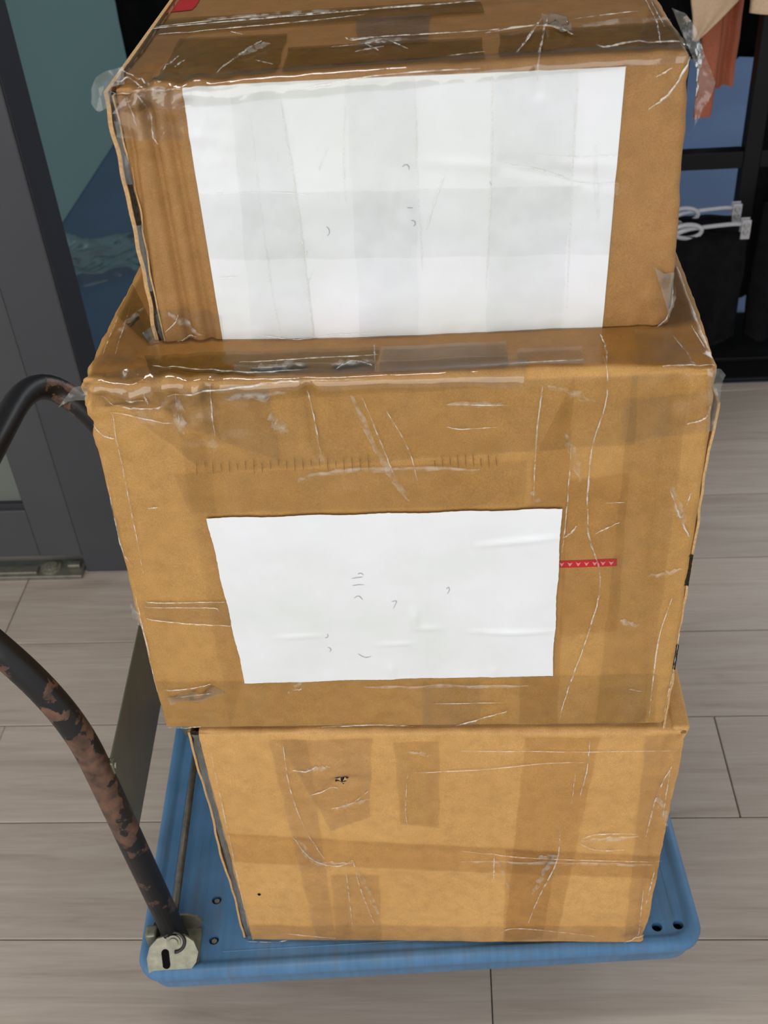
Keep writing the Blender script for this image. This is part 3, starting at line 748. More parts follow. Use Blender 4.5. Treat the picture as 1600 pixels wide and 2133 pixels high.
def carton_body(c, mat, parent, x0=0.0, sx=.0042):
    X, Y, Z = lines(c.W - x0, sx, c.r) + x0, lines(c.D, .007, c.r), lines(c.H, .0042, c.r)
    X[X < c.W * .02] = np.maximum(X[X < c.W * .02], x0)
    key, V, Fs = {}, [], []

    def vid(p):
        k = (round(p[0], 6), round(p[1], 6), round(p[2], 6))
        if k not in key:
            key[k] = len(V)
            V.append(p)
        return key[k]

    def grid(f, A, B, flip):
        ids = [[vid(f(a, b)) for b in B] for a in A]
        for i in range(len(A) - 1):
            for j in range(len(B) - 1):
                q = (ids[i][j], ids[i + 1][j], ids[i + 1][j + 1], ids[i][j + 1])
                Fs.append(q[::-1] if flip else q)
    W, D, H = c.W, c.D, c.H
    grid(lambda a, b: (a, 0.0, b), X, Z, False)
    grid(lambda a, b: (a, D, b), X, Z, True)
    grid(lambda a, b: (x0, a, b), Y, Z, True)
    grid(lambda a, b: (W, a, b), Y, Z, False)
    grid(lambda a, b: (a, b, 0.0), X, Y, True)
    grid(lambda a, b: (a, b, H), X, Y, False)
    return link_mesh('body', c.surf(np.array(V)), Fs, mat, parent, True)


def sheet(c, name, quad, mat, parent, off, step=.0045, wob=0, seed=0, ragged=0, extra=None):
    """film or paper lying on the carton: quad (tl,tr,br,bl) in unfolded metres"""
    tl, tr, br, bl = [np.array(q) for q in quad]
    nu = max(3, int(max(np.linalg.norm(tr - tl), np.linalg.norm(br - bl)) / step))
    nv = max(3, int(max(np.linalg.norm(tl - bl), np.linalg.norm(tr - br)) / step))
    S, T = np.meshgrid(np.linspace(0, 1, nu + 1), np.linspace(0, 1, nv + 1), indexing='ij')
    S, T = S.ravel(), T.ravel()
    UV = (bl * ((1 - S) * (1 - T))[:, None] + br * (S * (1 - T))[:, None] + tl * ((1 - S) * T)[:, None] + tr * (S * T)[:, None])
    if ragged:
        rs = np.random.RandomState(seed)
        for axis, edge in ((1, S < 1e-6), (1, S > 1 - 1e-6), (0, T < 1e-6), (0, T > 1 - 1e-6)):
            UV[edge] += rs.normal(size=(edge.sum(), 2)) * ragged * .25
            ph = rs.uniform(0, 6)
            UV[edge, 1 if axis == 0 else 0] += ragged * np.sin(UV[edge, axis] * 90 + ph)
    # rows that fall near the top edge follow it
    o = off + (Wob(seed + 50, [(.03, wob, 8)])(np.stack([UV[:, 0], UV[:, 1], 0 * UV[:, 0]], 1)) + wob if wob else 0)
    if extra is not None:
        o = o + extra(UV)
    o = np.broadcast_to(np.asarray(o, float).reshape(-1, 1) if np.ndim(o) else np.full((len(UV), 1), o), (len(UV), 1))
    P = c.surf(c.raw(UV[:, 0], UV[:, 1]), o)
    m = nv + 1
    F = [(i * m + j, (i + 1) * m + j, (i + 1) * m + j + 1, i * m + j + 1) for i in range(nu) for j in range(nv)]
    return link_mesh(name, P, F, mat, parent, True)


def crease(c, pts, wmm, parent, off, name='tape_crease', mat=None):
    """a raised fold in the film: narrow tapering ridge"""
    w_ = wmm * .001 * .62
    p = [Vector((a, b, 0)) for a, b in pts]
    path = smooth_path(p, 10) if len(p) > 2 else [p[0].lerp(p[1], t / 14) for t in range(15)]
    n = len(path)
    rows = []
    rr = random.Random(int(abs(pts[0][0] * 1e5)) + n)
    for i in range(n):
        t = (path[min(i + 1, n - 1)] - path[max(i - 1, 0)])
        t = t.normalized() if t.length > 1e-9 else Vector((1, 0, 0))
        nn = Vector((-t.y, t.x, 0))
        f = math.sin(PI * (i + .35) / (n - .3)) ** .5
        f *= rr.uniform(.55, 1.25)
        jit = nn * rr.uniform(-.35, .35) * w_
        q = path[i] + jit
        for k in (-1, 0, 1):
            r_ = q + nn * (k * w_ * f * .75)
            rows.append((r_.x, r_.y, 0 if k else w_ * f * .75))
    A = np.array(rows)
    P = c.surf(c.raw(A[:, 0], A[:, 1]), (A[:, 2] + off)[:, None])
    F = []
    for i in range(n - 1):
        for k in range(2):
            a = i * 3 + k
            F.append((a, a + 1, a + 4, a + 3))
    return link_mesh(name, P, F, mat or M['ridge'], parent, True)


def loose_film(c, pts, parent, lift, seed, mat=None, name='loose_film', top=False):
    """a torn end of film standing off the carton, crumpled"""
    pl = [Vector((a, b, 0)) for a, b in pts]
    bm = bmesh.new()
    f = bm.faces.new([bm.verts.new(v) for v in pl])
    bmesh.ops.triangulate(bm, faces=[f])
    for _ in range(3):
        bmesh.ops.subdivide_edges(bm, edges=bm.edges[:], cuts=1, use_grid_fill=True)
    wv = Wob(seed, [(.03, .0035, 6), (.012, .0014, 8)])
    A = np.array([v.co[:] for v in bm.verts])
    z = lift + wv(A)
    for v, zz, a in zip(bm.verts, z, A):
        if top:
            b = c.surf(c.raw([a[0]], [a[1]]), 0.0)[0]
            v.co = Vector((b[0], b[1], b[2] + max(.0015, zz)))
        else:
            u, vv = a[0], a[1]
            v.co = Vector((u, -max(zz, .0016) if 0 < u < c.W and vv < c.H else -zz, vv))
    return link_bm(name, bm, mat or M['flap'], parent, True)


def make_box(d, name, label, mat, r, seed, crush, x0=0.0):
    root = empty(name, d['org'], d['yaw'])
    tag(root, label, 'box', 'taped boxes stacked on the trolley')
    c = Carton(d, r, seed, crush)
    carton_body(c, mat, root, x0, .0022 if x0 > .008 else .0042)
    for i, (q, kind) in enumerate(d['tape']):
        sheet(c, 'tape_strip', q, M[kind], root, .0012 + .00012 * i, wob=.0001, seed=seed * 31 + i, ragged=.0006)  # sheets covering a whole top are added to darken it, not separate strips
    for i, (pts, w_) in enumerate(d['crease']):
        crease(c, pts, w_, root, .0030)
    for pts, w_ in d.get('haze_streak', []):
        crease(c, pts, w_, root, .0028, 'film_haze_streak', M['haze_streak'])
    return root, c


def folds(c, items):
    def f(UV):
        o = np.zeros(len(UV))
        for pts, dep, wd in items:
            A = np.array(pts)
            m = np.full(len(UV), 1e9)
            tt = np.zeros(len(UV))
            for i in range(len(A) - 1):
                dd, t = seg_dist(UV, A[i], A[i + 1])
                tt = np.where(dd < m, (i + t) / (len(A) - 1), tt)
                m = np.minimum(m, dd)
            o += dep * np.exp(-(m / wd) ** 2) * np.sin(PI * np.clip(tt, .05, .95)) ** .5
        return o
    return f


D1, D2, D3 = DATA['b1'], DATA['b2'], DATA['b3']

# top carton
W, H, D = D1['W'], D1['H'], D1['D']
box1, C1 = make_box(D1, 'cardboard_box', 'smallest brown carton on top of the stack, with the largest white label', M['card1'], .0075, 11,
                    [(0.02, 0, H, .055, 1.6, .001), (W, 0, H, .03, 1.0, .002), (W, 0, 0, .04, 1.2, .003), (0, 0, 0, .05, 1.0, .001), (.05, 0, H, .045, .9, 0)], x0=.0092)
q = D1['label']
ext1 = folds(C1, [([(q[1][0] * .60, .16), (q[1][0] * .8, .150), (q[1][0], .148)], .0012, .0035), ([(q[1][0] * .80, H), (q[1][0] * .80, H - .04)], .0012, .002),
                  ([(q[1][0] * .56, .152), (q[1][0] * .53, .105)], .0009, .0022)])
sheet(C1, 'paper_label', q, M['paper'], box1, .0008, .0032, extra=ext1)['label'] = 'large blank white paper label'

# middle carton
W, H, D = D2['W'], D2['H'], D2['D']
box2, C2 = make_box(D2, 'cardboard_box', 'large tan carton in the middle of the stack, blank white label and short red stripe', M['card2'], .0075, 23,
                    [(0.01, 0, H - .01, .05, 3.4, .001), (W, 0, H, .035, 1.6, .002), (0, 0, 0, .03, .9, .001), (W, 0, 0, .03, .9, .001), (.09, 0, H - .015, .045, 1.8, .0)])
q = D2['label']
u0, u1, v0, v1 = q[0][0], q[1][0], q[2][1], q[0][1]
du, dv = u1 - u0, v1 - v0
ext2 = folds(C2, [([(u0 + du * .17, v1), (u0 + du * .19, v0)], .0004, .0012), ([(u0 + du * .30, v1), (u0 + du * .33, v0)], .0004, .0012),
                  ([(u0 + du * .53, v1), (u0 + du * .535, v0 + dv * .7)], .0007, .0014), ([(u0 + du * .81, v1), (u0 + du * .815, v0)], .0007, .0014), ([(u0 + du * .62, v0 + dv * .85), (u0 + du * .61, v0)], .0005, .0014),
                  ([(u0 + du * .77, v0 + dv * .82), (u0 + du * .88, v0 + dv * .84), (u1, v0 + dv * .86)], .0022, .003),
                  ([(u0 + du * .75, v0 + dv * .30), (u0 + du * .88, v0 + dv * .29), (u1, v0 + dv * .30)], .0022, .0024),
                  ([(u0 + du * .15, v0 + dv * .28), (u0 + du * .29, v0 + dv * .29)], .0016, .0022),
                  ([(u0 + du * .46, v0 + dv * .22), (u0 + du * .58, v0 + dv * .23)], .0016, .0022),
                  ([(u0 + du * .58, v0 + dv * .45), (u0 + du * .58, v0 + dv * .33)], .0022, .0045),
                  ([(u0 + du * .58, v0 + dv * .33), (u0 + du * .66, v0 + dv * .32)], .0016, .0028),
                  ([(u0 + du * .50, v0 - .002), (u0 + du * .50, v0 + dv * .10)], .0018, .0035),
                  ([(u0 + du * .82, v0 - .002), (u0 + du * .82, v0 + dv * .07)], .0015, .004)])
sheet(C2, 'paper_label', q, M['paper'], box2, .0036, .0030, extra=ext2, ragged=.0005, seed=4)['label'] = 'wrinkled blank white paper label'
band = sheet(C2, 'printed_stripe', D2['band'], M['red'], box2, .0006, .004)
band['label'] = 'red stripe with small pale arrowheads'
for (u, v) in D2['marks']:
    a = .0024
    A = np.array([(u - a, v + a * .8), (u, v + a * .25), (u + a, v + a * .8), (u + a * .15, v - a * 1.1), (u - a * .15, v - a * 1.1)])
    P = C2.surf(C2.raw(A[:, 0], A[:, 1]), .0009)
    link_mesh('arrow_mark', P, [(0, 4, 3, 2, 1)], M['mark'], band)

# bottom carton
W, H, D = D3['W'], D3['H'], D3['D']
box3, C3 = make_box(D3, 'cardboard_box', 'bottom yellowish tan carton standing on the blue deck, no label, small puncture', M['card3'], .0065, 37,
                    [(0, 0, H, .03, 1.2, .002), (W, 0, H, .03, 1.0, .003), (W, 0, 0, .035, 1.0, .003), (.16, 0, H - .05, .06, .9, .0)], x0=.0105)

# torn film ends
loose_film(C1, D1['flapR'], box1, .002, 5)
loose_film(C1, D1['flapL'], box1, .004, 6)
loose_film(C1, D1['flapBR'], box1, .003, 7)
loose_film(C1, D1['flapBL'], box1, .003, 8)
loose_film(C1, D1['flapT'], box1, .004, 9, top=True)
loose_film(C2, D2['flapL'], box2, .004, 10)
loose_film(C2, D2['flapR'], box2, .003, 12)
loose_film(C2, D2['flapFL'], box2, .003, 13)
rt = D1['redT']
sheet(C1, 'red_tape', rt, M['red'], box1, .0008, .004, ragged=.001, seed=3)['label'] = 'scrap of red tape'


# open board edges at the sides: outer flap, dark fluted gap, film over it
def side_flap(c, parent, x, w_, y0, z0, z1, mat, depth, seed):
    V, F = [], []
    n = 60
    wv = Wob(seed, [(.12, .0010, 6), (.03, .0006, 6)])
    for i in range(n + 1):
        z = z0 + (z1 - z0) * i / n
        dx = float(wv(np.array([[0, 0, z]]))[0])
        b = min(max(z / c.H, 0), 1)
        wx = float(c.d[3][0] * (1 - b) + c.d[0][0] * b) if x < c.W / 2 else float(c.d[2][0] * (1 - b) + c.d[1][0] * b)
        for (xx, yy) in ((x + dx, y0), (x + w_ + dx, y0), (x + w_ + dx * .4, y0 + depth), (x + dx * .4, y0 + depth)):
            V.append((xx + wx, yy, z))
    for i in range(n):
        for k in range(4):
            F.append((i * 4 + k, i * 4 + (k + 1) % 4, i * 4 + 4 + (k + 1) % 4, i * 4 + 4 + k))
    F += [(3, 2, 1, 0), (n * 4, n * 4 + 1, n * 4 + 2, n * 4 + 3)]
    return link_mesh('side_flap', V, F, mat, parent)


def fluted_core(c, parent, x, w_, y0, z0, z1, depth, amp=.0008, teeth=3):
    V, F = [], []
    n, m = 90, 7
    rr = random.Random(3)
    for i in range(n + 1):
        z = z0 + (z1 - z0) * i / n
        b = min(max(z / c.H, 0), 1)
        wx = float(c.d[3][0] * (1 - b) + c.d[0][0] * b) if x < c.W / 2 else float(c.d[2][0] * (1 - b) + c.d[1][0] * b)
        for k in range(m):
            V.append((x + w_ * k / (m - 1) + wx, y0 + depth * .3 * (k % 2) + amp * rr.uniform(-1, 1), z))
    for i in range(n):
        for k in range(m - 1):
            a = i * m + k
            F.append((a, a + 1, a + m + 1, a + m))
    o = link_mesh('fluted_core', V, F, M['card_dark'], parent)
    return o


side_flap(C1, box1, -.0008, .0034, .0045, .002, C1.H - .010, M['card_edge'], .30, 3)
fluted_core(C1, box1, .0016, .0095, .0062, .002, C1.H - .010, .003)
side_flap(C1, box1, .0080, .0014, .0012, .002, C1.H - .012, M['card_edge'], .006, 8)
M['gapfilm'] = film('film_over_gap', (.86, .87, .86), .08, .16, .16)
for (a, b) in ((.155, .205), (.060, .120), (.004, .036)):
    sheet(C1, 'tape_strip', [(.0005, b), (.0098, b), (.0098, a), (.0005, a)], M['gapfilm'], box1, -.0004, .003, ragged=.0006, seed=int(a * 900))
side_flap(C3, box3, -.0024, .0026, .0045, .002, C3.H - .004, M['card_edge'], .38, 5)
fluted_core(C3, box3, .0002, .0112, .0062, .002, C3.H - .004, .003)
side_flap(C3, box3, .0094, .0014, .0012, .002, C3.H - .012, M['card_edge'], .006, 9)
sheet(C3, 'tape_strip', [(-.0015, C3.H - .004), (.0108, C3.H - .004), (.0108, .002), (-.0015, .002)], M['gapfilm'], box3, -.0002, .003, ragged=.0006, seed=5)
# right edge of the middle carton: flap edge with an open fluted gap
side_flap(C2, box2, C2.W - .0006, .0022, .004, .004, C2.H - .03, M['card_edge'], .40, 6)
fluted_core(C2, box2, C2.W - .0032, .004, .0020, .208, .246, .0025)
fluted_core(C2, box2, C2.W - .0032, .004, .0020, .095, .130, .0025)
# lid flap of the bottom carton folded over the right edge
bm = bmesh.new()
add_box(bm, (C3.W - .012, .004, C3.H - .030), (C3.W + .0075, C3.D - .01, C3.H + .0005), .004, 3)
for v in bm.verts:
    if v.co.z < C3.H - .015:
        v.co.x -= .006
link_bm('lid_flap', bm, M['card3'], box3, True)
bm = bmesh.new()
add_box(bm, (C3.W - .004, .0022, C3.H - .0085), (C3.W + .003, .0044, C3.H - .0045), .001, 1)
link_bm('open_corner', bm, M['flute'], box3)
# puncture in the bottom carton
u, v = D3['hole']
rr = random.Random(5)
ang = [i / 13 * 2 * PI for i in range(13)]
rad = [(.0085 if i % 3 else .0048) * rr.uniform(.6, 1.15) for i in range(13)]
A = np.array([(u + r * math.cos(a) * 1.1, v + r * math.sin(a) * .8) for a, r in zip(ang, rad)])
P = C3.surf(C3.raw(A[:, 0], A[:, 1]), .0006)
link_mesh('puncture', P, [tuple(range(13))], M['hole'], box3)['label'] = 'small black torn hole'
for k, (da, ln) in enumerate(((.5, .008), (2.2, .007), (4.0, .009), (5.3, .006))):
    ca, sa = math.cos(da), math.sin(da)
    A = np.array([(u + ca * .006 - sa * .003, v + sa * .005 + ca * .003), (u + ca * .006 + sa * .003, v + sa * .005 - ca * .003), (u + ca * ln * .2, v + sa * ln * .2)])
    P = C3.surf(C3.raw(A[:, 0], A[:, 1]), np.array([.001, .001, .004])[:, None])
    link_mesh('torn_flap', P, [(0, 1, 2)], M['card_edge'], box3)
u, v = D3['hole2']
A = np.array([(u + .0022 * math.cos(a), v + .0026 * math.sin(a)) for a in np.linspace(0, 6, 9)[:-1]])
link_mesh('pinhole', C3.surf(C3.raw(A[:, 0], A[:, 1]), .0007), [tuple(range(8))], M['hole'], box3)

# ------------------------------------------------------------------ the platform trolley
ZD = .175
DL, DD = .74, .48
tro = empty('platform_trolley', (-.43344, .72223, 0), .0624)
tag(tro, 'blue platform trolley with chipped black folding handle, under the three cartons', 'trolley')


def rrect(x0, y0, x1, y1, r, z, n=7):
    out = []
    for cx, cy, a0 in ((x1 - r, y0 + r, -PI / 2), (x1 - r, y1 - r, 0), (x0 + r, y1 - r, PI / 2), (x0 + r, y0 + r, PI)):
        for k in range(n + 1):
            a = a0 + PI / 2 * k / n
            out.append((cx + r * math.cos(a), cy + r * math.sin(a), z))
    return out


prof = [(.030, -.052), (.016, -.053), (.009, -.048), (.003, -.022), (.001, -.0185), (-.001, -.015), (-.0015, -.008), (.0005, -.002), (.004, 0.0), (.011, 0.0), (.0145, -.0012), (.0175, -.0042), (.021, -.0048)]
V, F = [], []
ring = 32
for ins, dz in prof:
    V += rrect(ins, ins, DL - ins, DD - ins, .034 - ins * .5, ZD + .004 + dz)
for i in range(len(prof) - 1):
    for k in range(ring):
        F.append((i * ring + k, i * ring + (k + 1) % ring, (i + 1) * ring + (k + 1) % ring, (i + 1) * ring + k))
F.append(tuple(range((len(prof) - 1) * ring, len(prof) * ring)))
F.append(tuple(range(ring))[::-1])
deck = link_mesh('deck', V, F, M['deck'], tro)
HOLES_L = [(.095, .108), (.097, .048), (.095, DD - .108), (.097, DD - .048)]
HOLES_R = [(.684, .030), (.712, .031), (.686, DD - .030), (.714, DD - .030)]
# cut the real holes
bm = bmesh.new()
for hx, hy in HOLES_L + HOLES_R:
    add_cyl(bm, (hx, hy, ZD - .016), (hx, hy, ZD + .01), .0068, 20)
cut = link_bm('cutter', bm, M['hole'], tro)
md = deck.modifiers.new('holes', 'BOOLEAN')
md.operation = 'DIFFERENCE'
md.object = cut
md.solver = 'EXACT'
bpy.context.view_layer.update()
dg = bpy.context.evaluated_depsgraph_get()
newme = bpy.data.meshes.new_from_object(deck.evaluated_get(dg))
deck.modifiers.clear()
deck.data = newme
bpy.data.objects.remove(cut)
for p_ in deck.data.polygons:
    p_.use_smooth = False
deck.data.set_sharp_from_angle(angle=math.radians(40))
deck.data.polygons.foreach_set('use_smooth', [True] * len(deck.data.polygons))
for hx, hy in HOLES_L:
    bm = bmesh.new()
    add_cyl(bm, (hx, hy, ZD - .0158), (hx, hy, ZD - .0035), .0038, 6)
    link_bm('bolt', bm, M['bolt'], tro)
for hx, hy in HOLES_R:
    bm = bmesh.new()
    add_cyl(bm, (hx, hy, ZD - .0158), (hx, hy, ZD - .0100), .0066, 16)
    link_bm('hole_shade', bm, M['hole'], tro)  # black disc down each open hole, painting the shade inside
# shallow panel lines moulded in the deck
bm = bmesh.new()
for yy in (.030, ):
    add_box(bm, (.11, yy, ZD - .0009), (.66, yy + .0016, ZD - .0002), .0003, 1)
add_box(bm, (.030, .04, ZD - .0009), (.0316, DD - .04, ZD - .0002), .0003, 1)
add_box(bm, (.708, .045, ZD - .0009), (.7096, DD - .045, ZD - .0002), .0003, 1)
link_bm('moulded_line', bm, M['deck'], tro)


def caster(x, y, swivel):
    bm = bmesh.new()
    add_box(bm, (x - .035, y - .03, .116), (x + .035, y + .03, .1255), .003)
    for s_ in (-1, 1):
        add_prism(bm, [(x - .016, y + s_ * .018 - .0015, .116), (x + .016, y + s_ * .018 - .0015, .116), (x + swivel + .010, y + s_ * .018 - .0015, .040), (x + swivel - .010, y + s_ * .018 - .0015, .040)], (0, .003, 0), None)
    cst = link_bm('caster', bm, M['zinc'], tro)
    bm = bmesh.new()
    n = 28
    pr = [(.008, .014), (.030, .014), (.034, .012), (.046, .0125), (.050, .008), (.050, -.008), (.046, -.0125), (.034, -.012), (.030, -.014), (.008, -.014)]
    rings = [[bm.verts.new((x + swivel + r * math.cos(2 * PI * k / n), y + yy, .050 + r * math.sin(2 * PI * k / n))) for k in range(n)] for r, yy in pr]
    for i in range(len(pr)):
        for k in range(n):
            a, b = rings[i], rings[(i + 1) % len(pr)]
            bm.faces.new((a[k], a[(k + 1) % n], b[(k + 1) % n], b[k]))
    link_bm('wheel', bm, M['rubber'], cst, True)
    bm = bmesh.new()
    add_cyl(bm, (x + swivel, y - .022, .050), (x + swivel, y + .022, .050), .0075, 14)
    link_bm('axle', bm, M['bolt'], cst)


for cx, cy, sw in ((.16, .145, 0), (.16, DD - .12, 0), (.60, .145, -.03), (.60, DD - .12, -.03)):
    caster(cx, cy, sw)

# folding handle: one bent tube, a cross plate, hinge brackets, lock rod
BN, BF = .046, .425
near = [(.050, BN, ZD + .010), (.020, BN, .60), (-.006, BN, .688), (-.060, BN, .792), (-.082, BN, .835)]
far = [(-.060, BF, .838), (.006, BF, .775), (.024, BF, .690), (.036, BF, .60), (.050, BF, ZD + .010)]
pts = near + far
path = fillet(pts, [.05, .05, .0, .075, .085, .05, .05, .05], 8)
bm = bmesh.new()
add_tube(bm, path, .0158, 20)
link_bm('handle_bar', bm, M['handle'], tro, True)
bm = bmesh.new()
add_box(bm, (.0385, BN + .004, .405), (.0405, BF - .004, .552), .0008, 1)
cp = link_bm('cross_plate', bm, M['steel_plate'], tro)
for yy in (BN + .006, BF - .006):
    for zz in (.418, .540):
        bm = bmesh.new()
        add_box(bm, (.026, yy - .006, zz - .009), (.0425, yy + .004, zz + .009), .0015)
        add_cyl(bm, (.040, yy, zz), (.0445, yy, zz), .0042, 12)
        link_bm('weld_lug', bm, M['zinc'], cp)
for b0, sgn in ((BN, 1), (BF, -1)):
    # hinge bracket: two cheeks either side of the tube foot on a base plate, slot in the outer cheek
    bm = bmesh.new()
    yo = b0 - sgn * .024
    out = []
    prof_c = [(.016, 0), (.015, .40), (.020, .70), (.031, .92), (.046, 1.0), (.066, .98), (.078, .80), (.083, .50), (.079, .22), (.070, .0)]

    def tilt(x, t, o=0.0):
        return (x, b0 - sgn * (.041 - .027 * t + o * .86), ZD + .0015 + .042 * t + o * .5)
    add_prism(bm, [tilt(x, t) for x, t in prof_c], (0, sgn * .0028, -.0012), None)
    prof_c = [(x, ZD + .036 * t) for x, t in prof_c]
    yi = b0 + sgn * .020
    add_prism(bm, [(x, yi - .0014, z) for x, z in prof_c], (0, .0028, 0), None)
    add_box(bm, (.018, min(b0 - sgn * .039, yi), ZD - .0005), (.080, max(b0 - sgn * .039, yi), ZD + .0022), .0006, 1)
    br = link_bm('hinge_bracket', bm, M['zinc'], tro)
    bm = bmesh.new()
    add_prism(bm, [tilt(.040 + .0052 * math.cos(a), .36 + .11 * math.sin(a) + (.16 if math.sin(a) > 0 else -.16), .0006) for a in np.linspace(0, 2 * PI, 17)[:-1]], (0, sgn * .0004, 0), None)
    link_bm('slot', bm, M['hole'], br)
    bm = bmesh.new()
    p0, p1 = Vector(tilt(.052, .82, -.004)), Vector(tilt(.052, .82, .004))
    add_cyl(bm, p0, p1, .0062, 16)
    add_cyl(bm, p0, p0.lerp(p1, .72), .0095, 16)
    link_bm('hinge_pin', bm, M['zinc'], br)
    bm = bmesh.new()
    add_tube(bm, [tilt(.053 + .0135 * math.cos(a), .82 + .27 * math.sin(a), .0015) for a in np.linspace(2.6, -1.6, 22)], .0022, 8)
    link_bm('rusty_ring', bm, M['handle'], br, True)
    bm = bmesh.new()
    add_box(bm, (.010, b0 - .006, ZD + .0005), (.026, b0 + .012, ZD + .030), .004, 3)
    link_bm('stop_lug', bm, M['zinc'], br, True)
bm = bmesh.new()
add_tube(bm, [(.046, BN + .030, ZD + .028), (.0445, .30, ZD + .027), (.046, BF - .030, ZD + .028)], .0052, 12)
link_bm('lock_rod', bm, M['rod'], tro, True)

# ------------------------------------------------------------------ clothes behind the boxes


def drape(name, rows, thick, folds_, amp, mat, parent=None, seed=1, hem=0.0):
    """cloth hanging in folds: rows of (z, x_left, x_right, y) from top to hem; closed front and back"""
    n = 40
    V, F = [], []
    wv = Wob(seed, [(.10, .006, 6)])
    R = smooth_rows(rows, 6)
    for i, (z, xa, xb, y) in enumerate(R):
        f = i / (len(R) - 1)
        for k in range(2 * n):
            t = k / n
            if t <= 1:
                u, s_ = t, -1
            else:
                u, s_ = 2 - t, 1
            edge = math.sin(PI * min(max(u, 0.0), 1.0)) ** .5
            wave = math.sin(u * folds_ * 2 * PI + seed + f * 1.2) * amp * (.25 + .75 * f)
            x = xa + (xb - xa) * u
            zz = z + (hem * math.sin(u * folds_ * 2 * PI + seed) if i == len(R) - 1 else 0)
            V.append((x, y + s_ * thick * edge + wave + float(wv(np.array([[x, 0, z]]))[0]) * .6, zz))
    m = 2 * n
    for i in range(len(R) - 1):
        for k in range(m):
            F.append((i * m + k, i * m + (k + 1) % m, (i + 1) * m + (k + 1) % m, (i + 1) * m + k))
    F.append(tuple(range(m)))
    F.append(tuple(range((len(R) - 1) * m, len(R) * m))[::-1])
    return link_mesh(name, V, F, mat, parent, True)


def smooth_rows(rows, k):
    out = []
    for a, b in zip(rows[:-1], rows[1:]):
        for i in range(k):
            t = i / k
            out.append(tuple(x + (y - x) * t for x, y in zip(a, b)))
    out.append(rows[-1])
    return out


rack = empty('clothes_rack', (.72, 2.62, 0))
tag(rack, 'black metal clothes rack with square posts, standing behind the box stack at right', 'clothes rack')


def rbar(name, lo, hi, bev=.002):
    bm = bmesh.new()
    add_box(bm, lo, hi, bev)
    return link_bm(name, bm, M['black'], rack)


rbar('post', (-.012, -.02, .0182), (.028, .02, 1.62))
rbar('base_board', (-.30, -.125, 0), (1.15, .12, .018))
rbar('post', (-.012, .88, 0), (.028, .92, 1.62))
rbar('post', (1.10, -.02, .0182), (1.14, .02, 1.62))
rbar('cross_beam', (-1.06, -.019, .482), (-.0125, .019, .523))
rbar('cross_beam', (.0285, -.019, .482), (1.0995, .019, .523))
rbar('post', (-1.10, -.02, 0), (-1.06, .02, 1.62))
rbar('top_beam', (-1.10, -.02, 1.6205), (1.14, .02, 1.66))
rbar('top_beam', (-.012, .0205, 1.6205), (.028, .92, 1.66))
# rail for the clip hangers, running back from a bracket on the beam
bm = bmesh.new()
add_cyl(bm, (-.21, -.16, .503), (-.21, .50, .503), .010, 14)
link_bm('hanger_rail', bm, M['black'], rack)
# hanging rail for the tops
bm = bmesh.new()
add_cyl(bm, (-.0125, .10, 1.42), (-1.06, .10, 1.42), .010, 14)
link_bm('top_rail', bm, M['black'], rack)


def hang_top(name, label, cat, mat, rows, th, fo, amp, seed, hem, mid=None):
    o = drape(name, rows, th, fo, amp, mat, None, seed, hem)
    tag(o, label, cat)
    return o


hang_top('blouse', 'terracotta blouse hanging with its hem beside the top box, right', 'clothes', M['rust'],
         [(1.36, .60, .66, 2.735), (1.30, .585, .70, 2.73), (.95, .600, .690, 2.72), (.648, .600, .690, 2.715)], .016, 2.6, .009, 2, .003)
hang_top('long_sleeve', 'narrow terracotta sleeve hanging below the blouse hem', 'clothes', M['rust'],
         [(1.25, .590, .640, 2.672), (.9, .590, .636, 2.670), (.588, .592, .634, 2.668)], .011, 1.0, .002, 4, .001)
hang_top('shirt', 'beige shirt with slanting pointed hem hanging in front of the terracotta blouse', 'clothes', M['beige'],
         [(1.36, .56, .62, 2.62), (1.28, .47, .67, 2.615), (.95, .53, .660, 2.61), (.86, .545, .650, 2.605), (.83, .552, .620, 2.605), (.80, .556, .590, 2.605), (.782, .558, .570, 2.605)], .009, 1.6, .004, 5, .0)
hang_top('coat', 'long black coat hanging between the beige shirt and the rack post', 'clothes', M['blackcloth'],
         [(1.36, .62, .76, 2.95), (1.28, .54, .86, 2.95), (.95, .50, .90, 2.94), (.655, .50, .90, 2.93)], .03, 3.0, .014, 7, .012)
hang_top('tunic', 'pale beige tunic hanging at the top right corner, right of the post', 'clothes', M['beige'],
         [(1.36, .69, .80, 2.53), (1.28, .66, .90, 2.53), (.95, .655, .90, 2.53), (.853, .655, .90, 2.53)], .014, 2.0, .006, 8, .002)
hang_top('dress', 'black dress hanging to the floor right of the rack post', 'clothes', M['blackcloth'],
         [(1.36, .85, .95, 2.80), (1.28, .80, 1.05, 2.80), (.8, .785, 1.10, 2.79), (.06, .765, 1.18, 2.78)], .035, 4.0, .016, 9, .006)
hang_top('dark_jacket', 'black jacket hanging at the top left behind the top box', 'clothes', M['blackcloth'],
         [(1.40, -.84, -.70, 3.2), (1.30, -.92, -.60, 3.2), (.9, -.905, -.55, 3.2), (.60, -.90, -.50, 3.2)], .03, 3.0, .012, 10, .004)
rk2 = empty('garment_rail', (-.72, 3.2, 0))
tag(rk2, 'black garment rail behind the top left of the top box, black jacket hangs on it', 'clothes rack')
bm = bmesh.new()
for xx in (-.12, .62):
    add_tube(bm, [(xx, .10, 0), (xx, .10, 1.44)], .013, 12)
add_tube(bm, [(-.15, .10, 1.45), (.65, .10, 1.45)], .013, 12)
for xx in (-.12, .62):
    add_tube(bm, [(xx, -.10, .012), (xx, .30, .012)], .012, 10)
link_bm('rail_frame', bm, M['black'], rk2, True)
bm = bmesh.new()
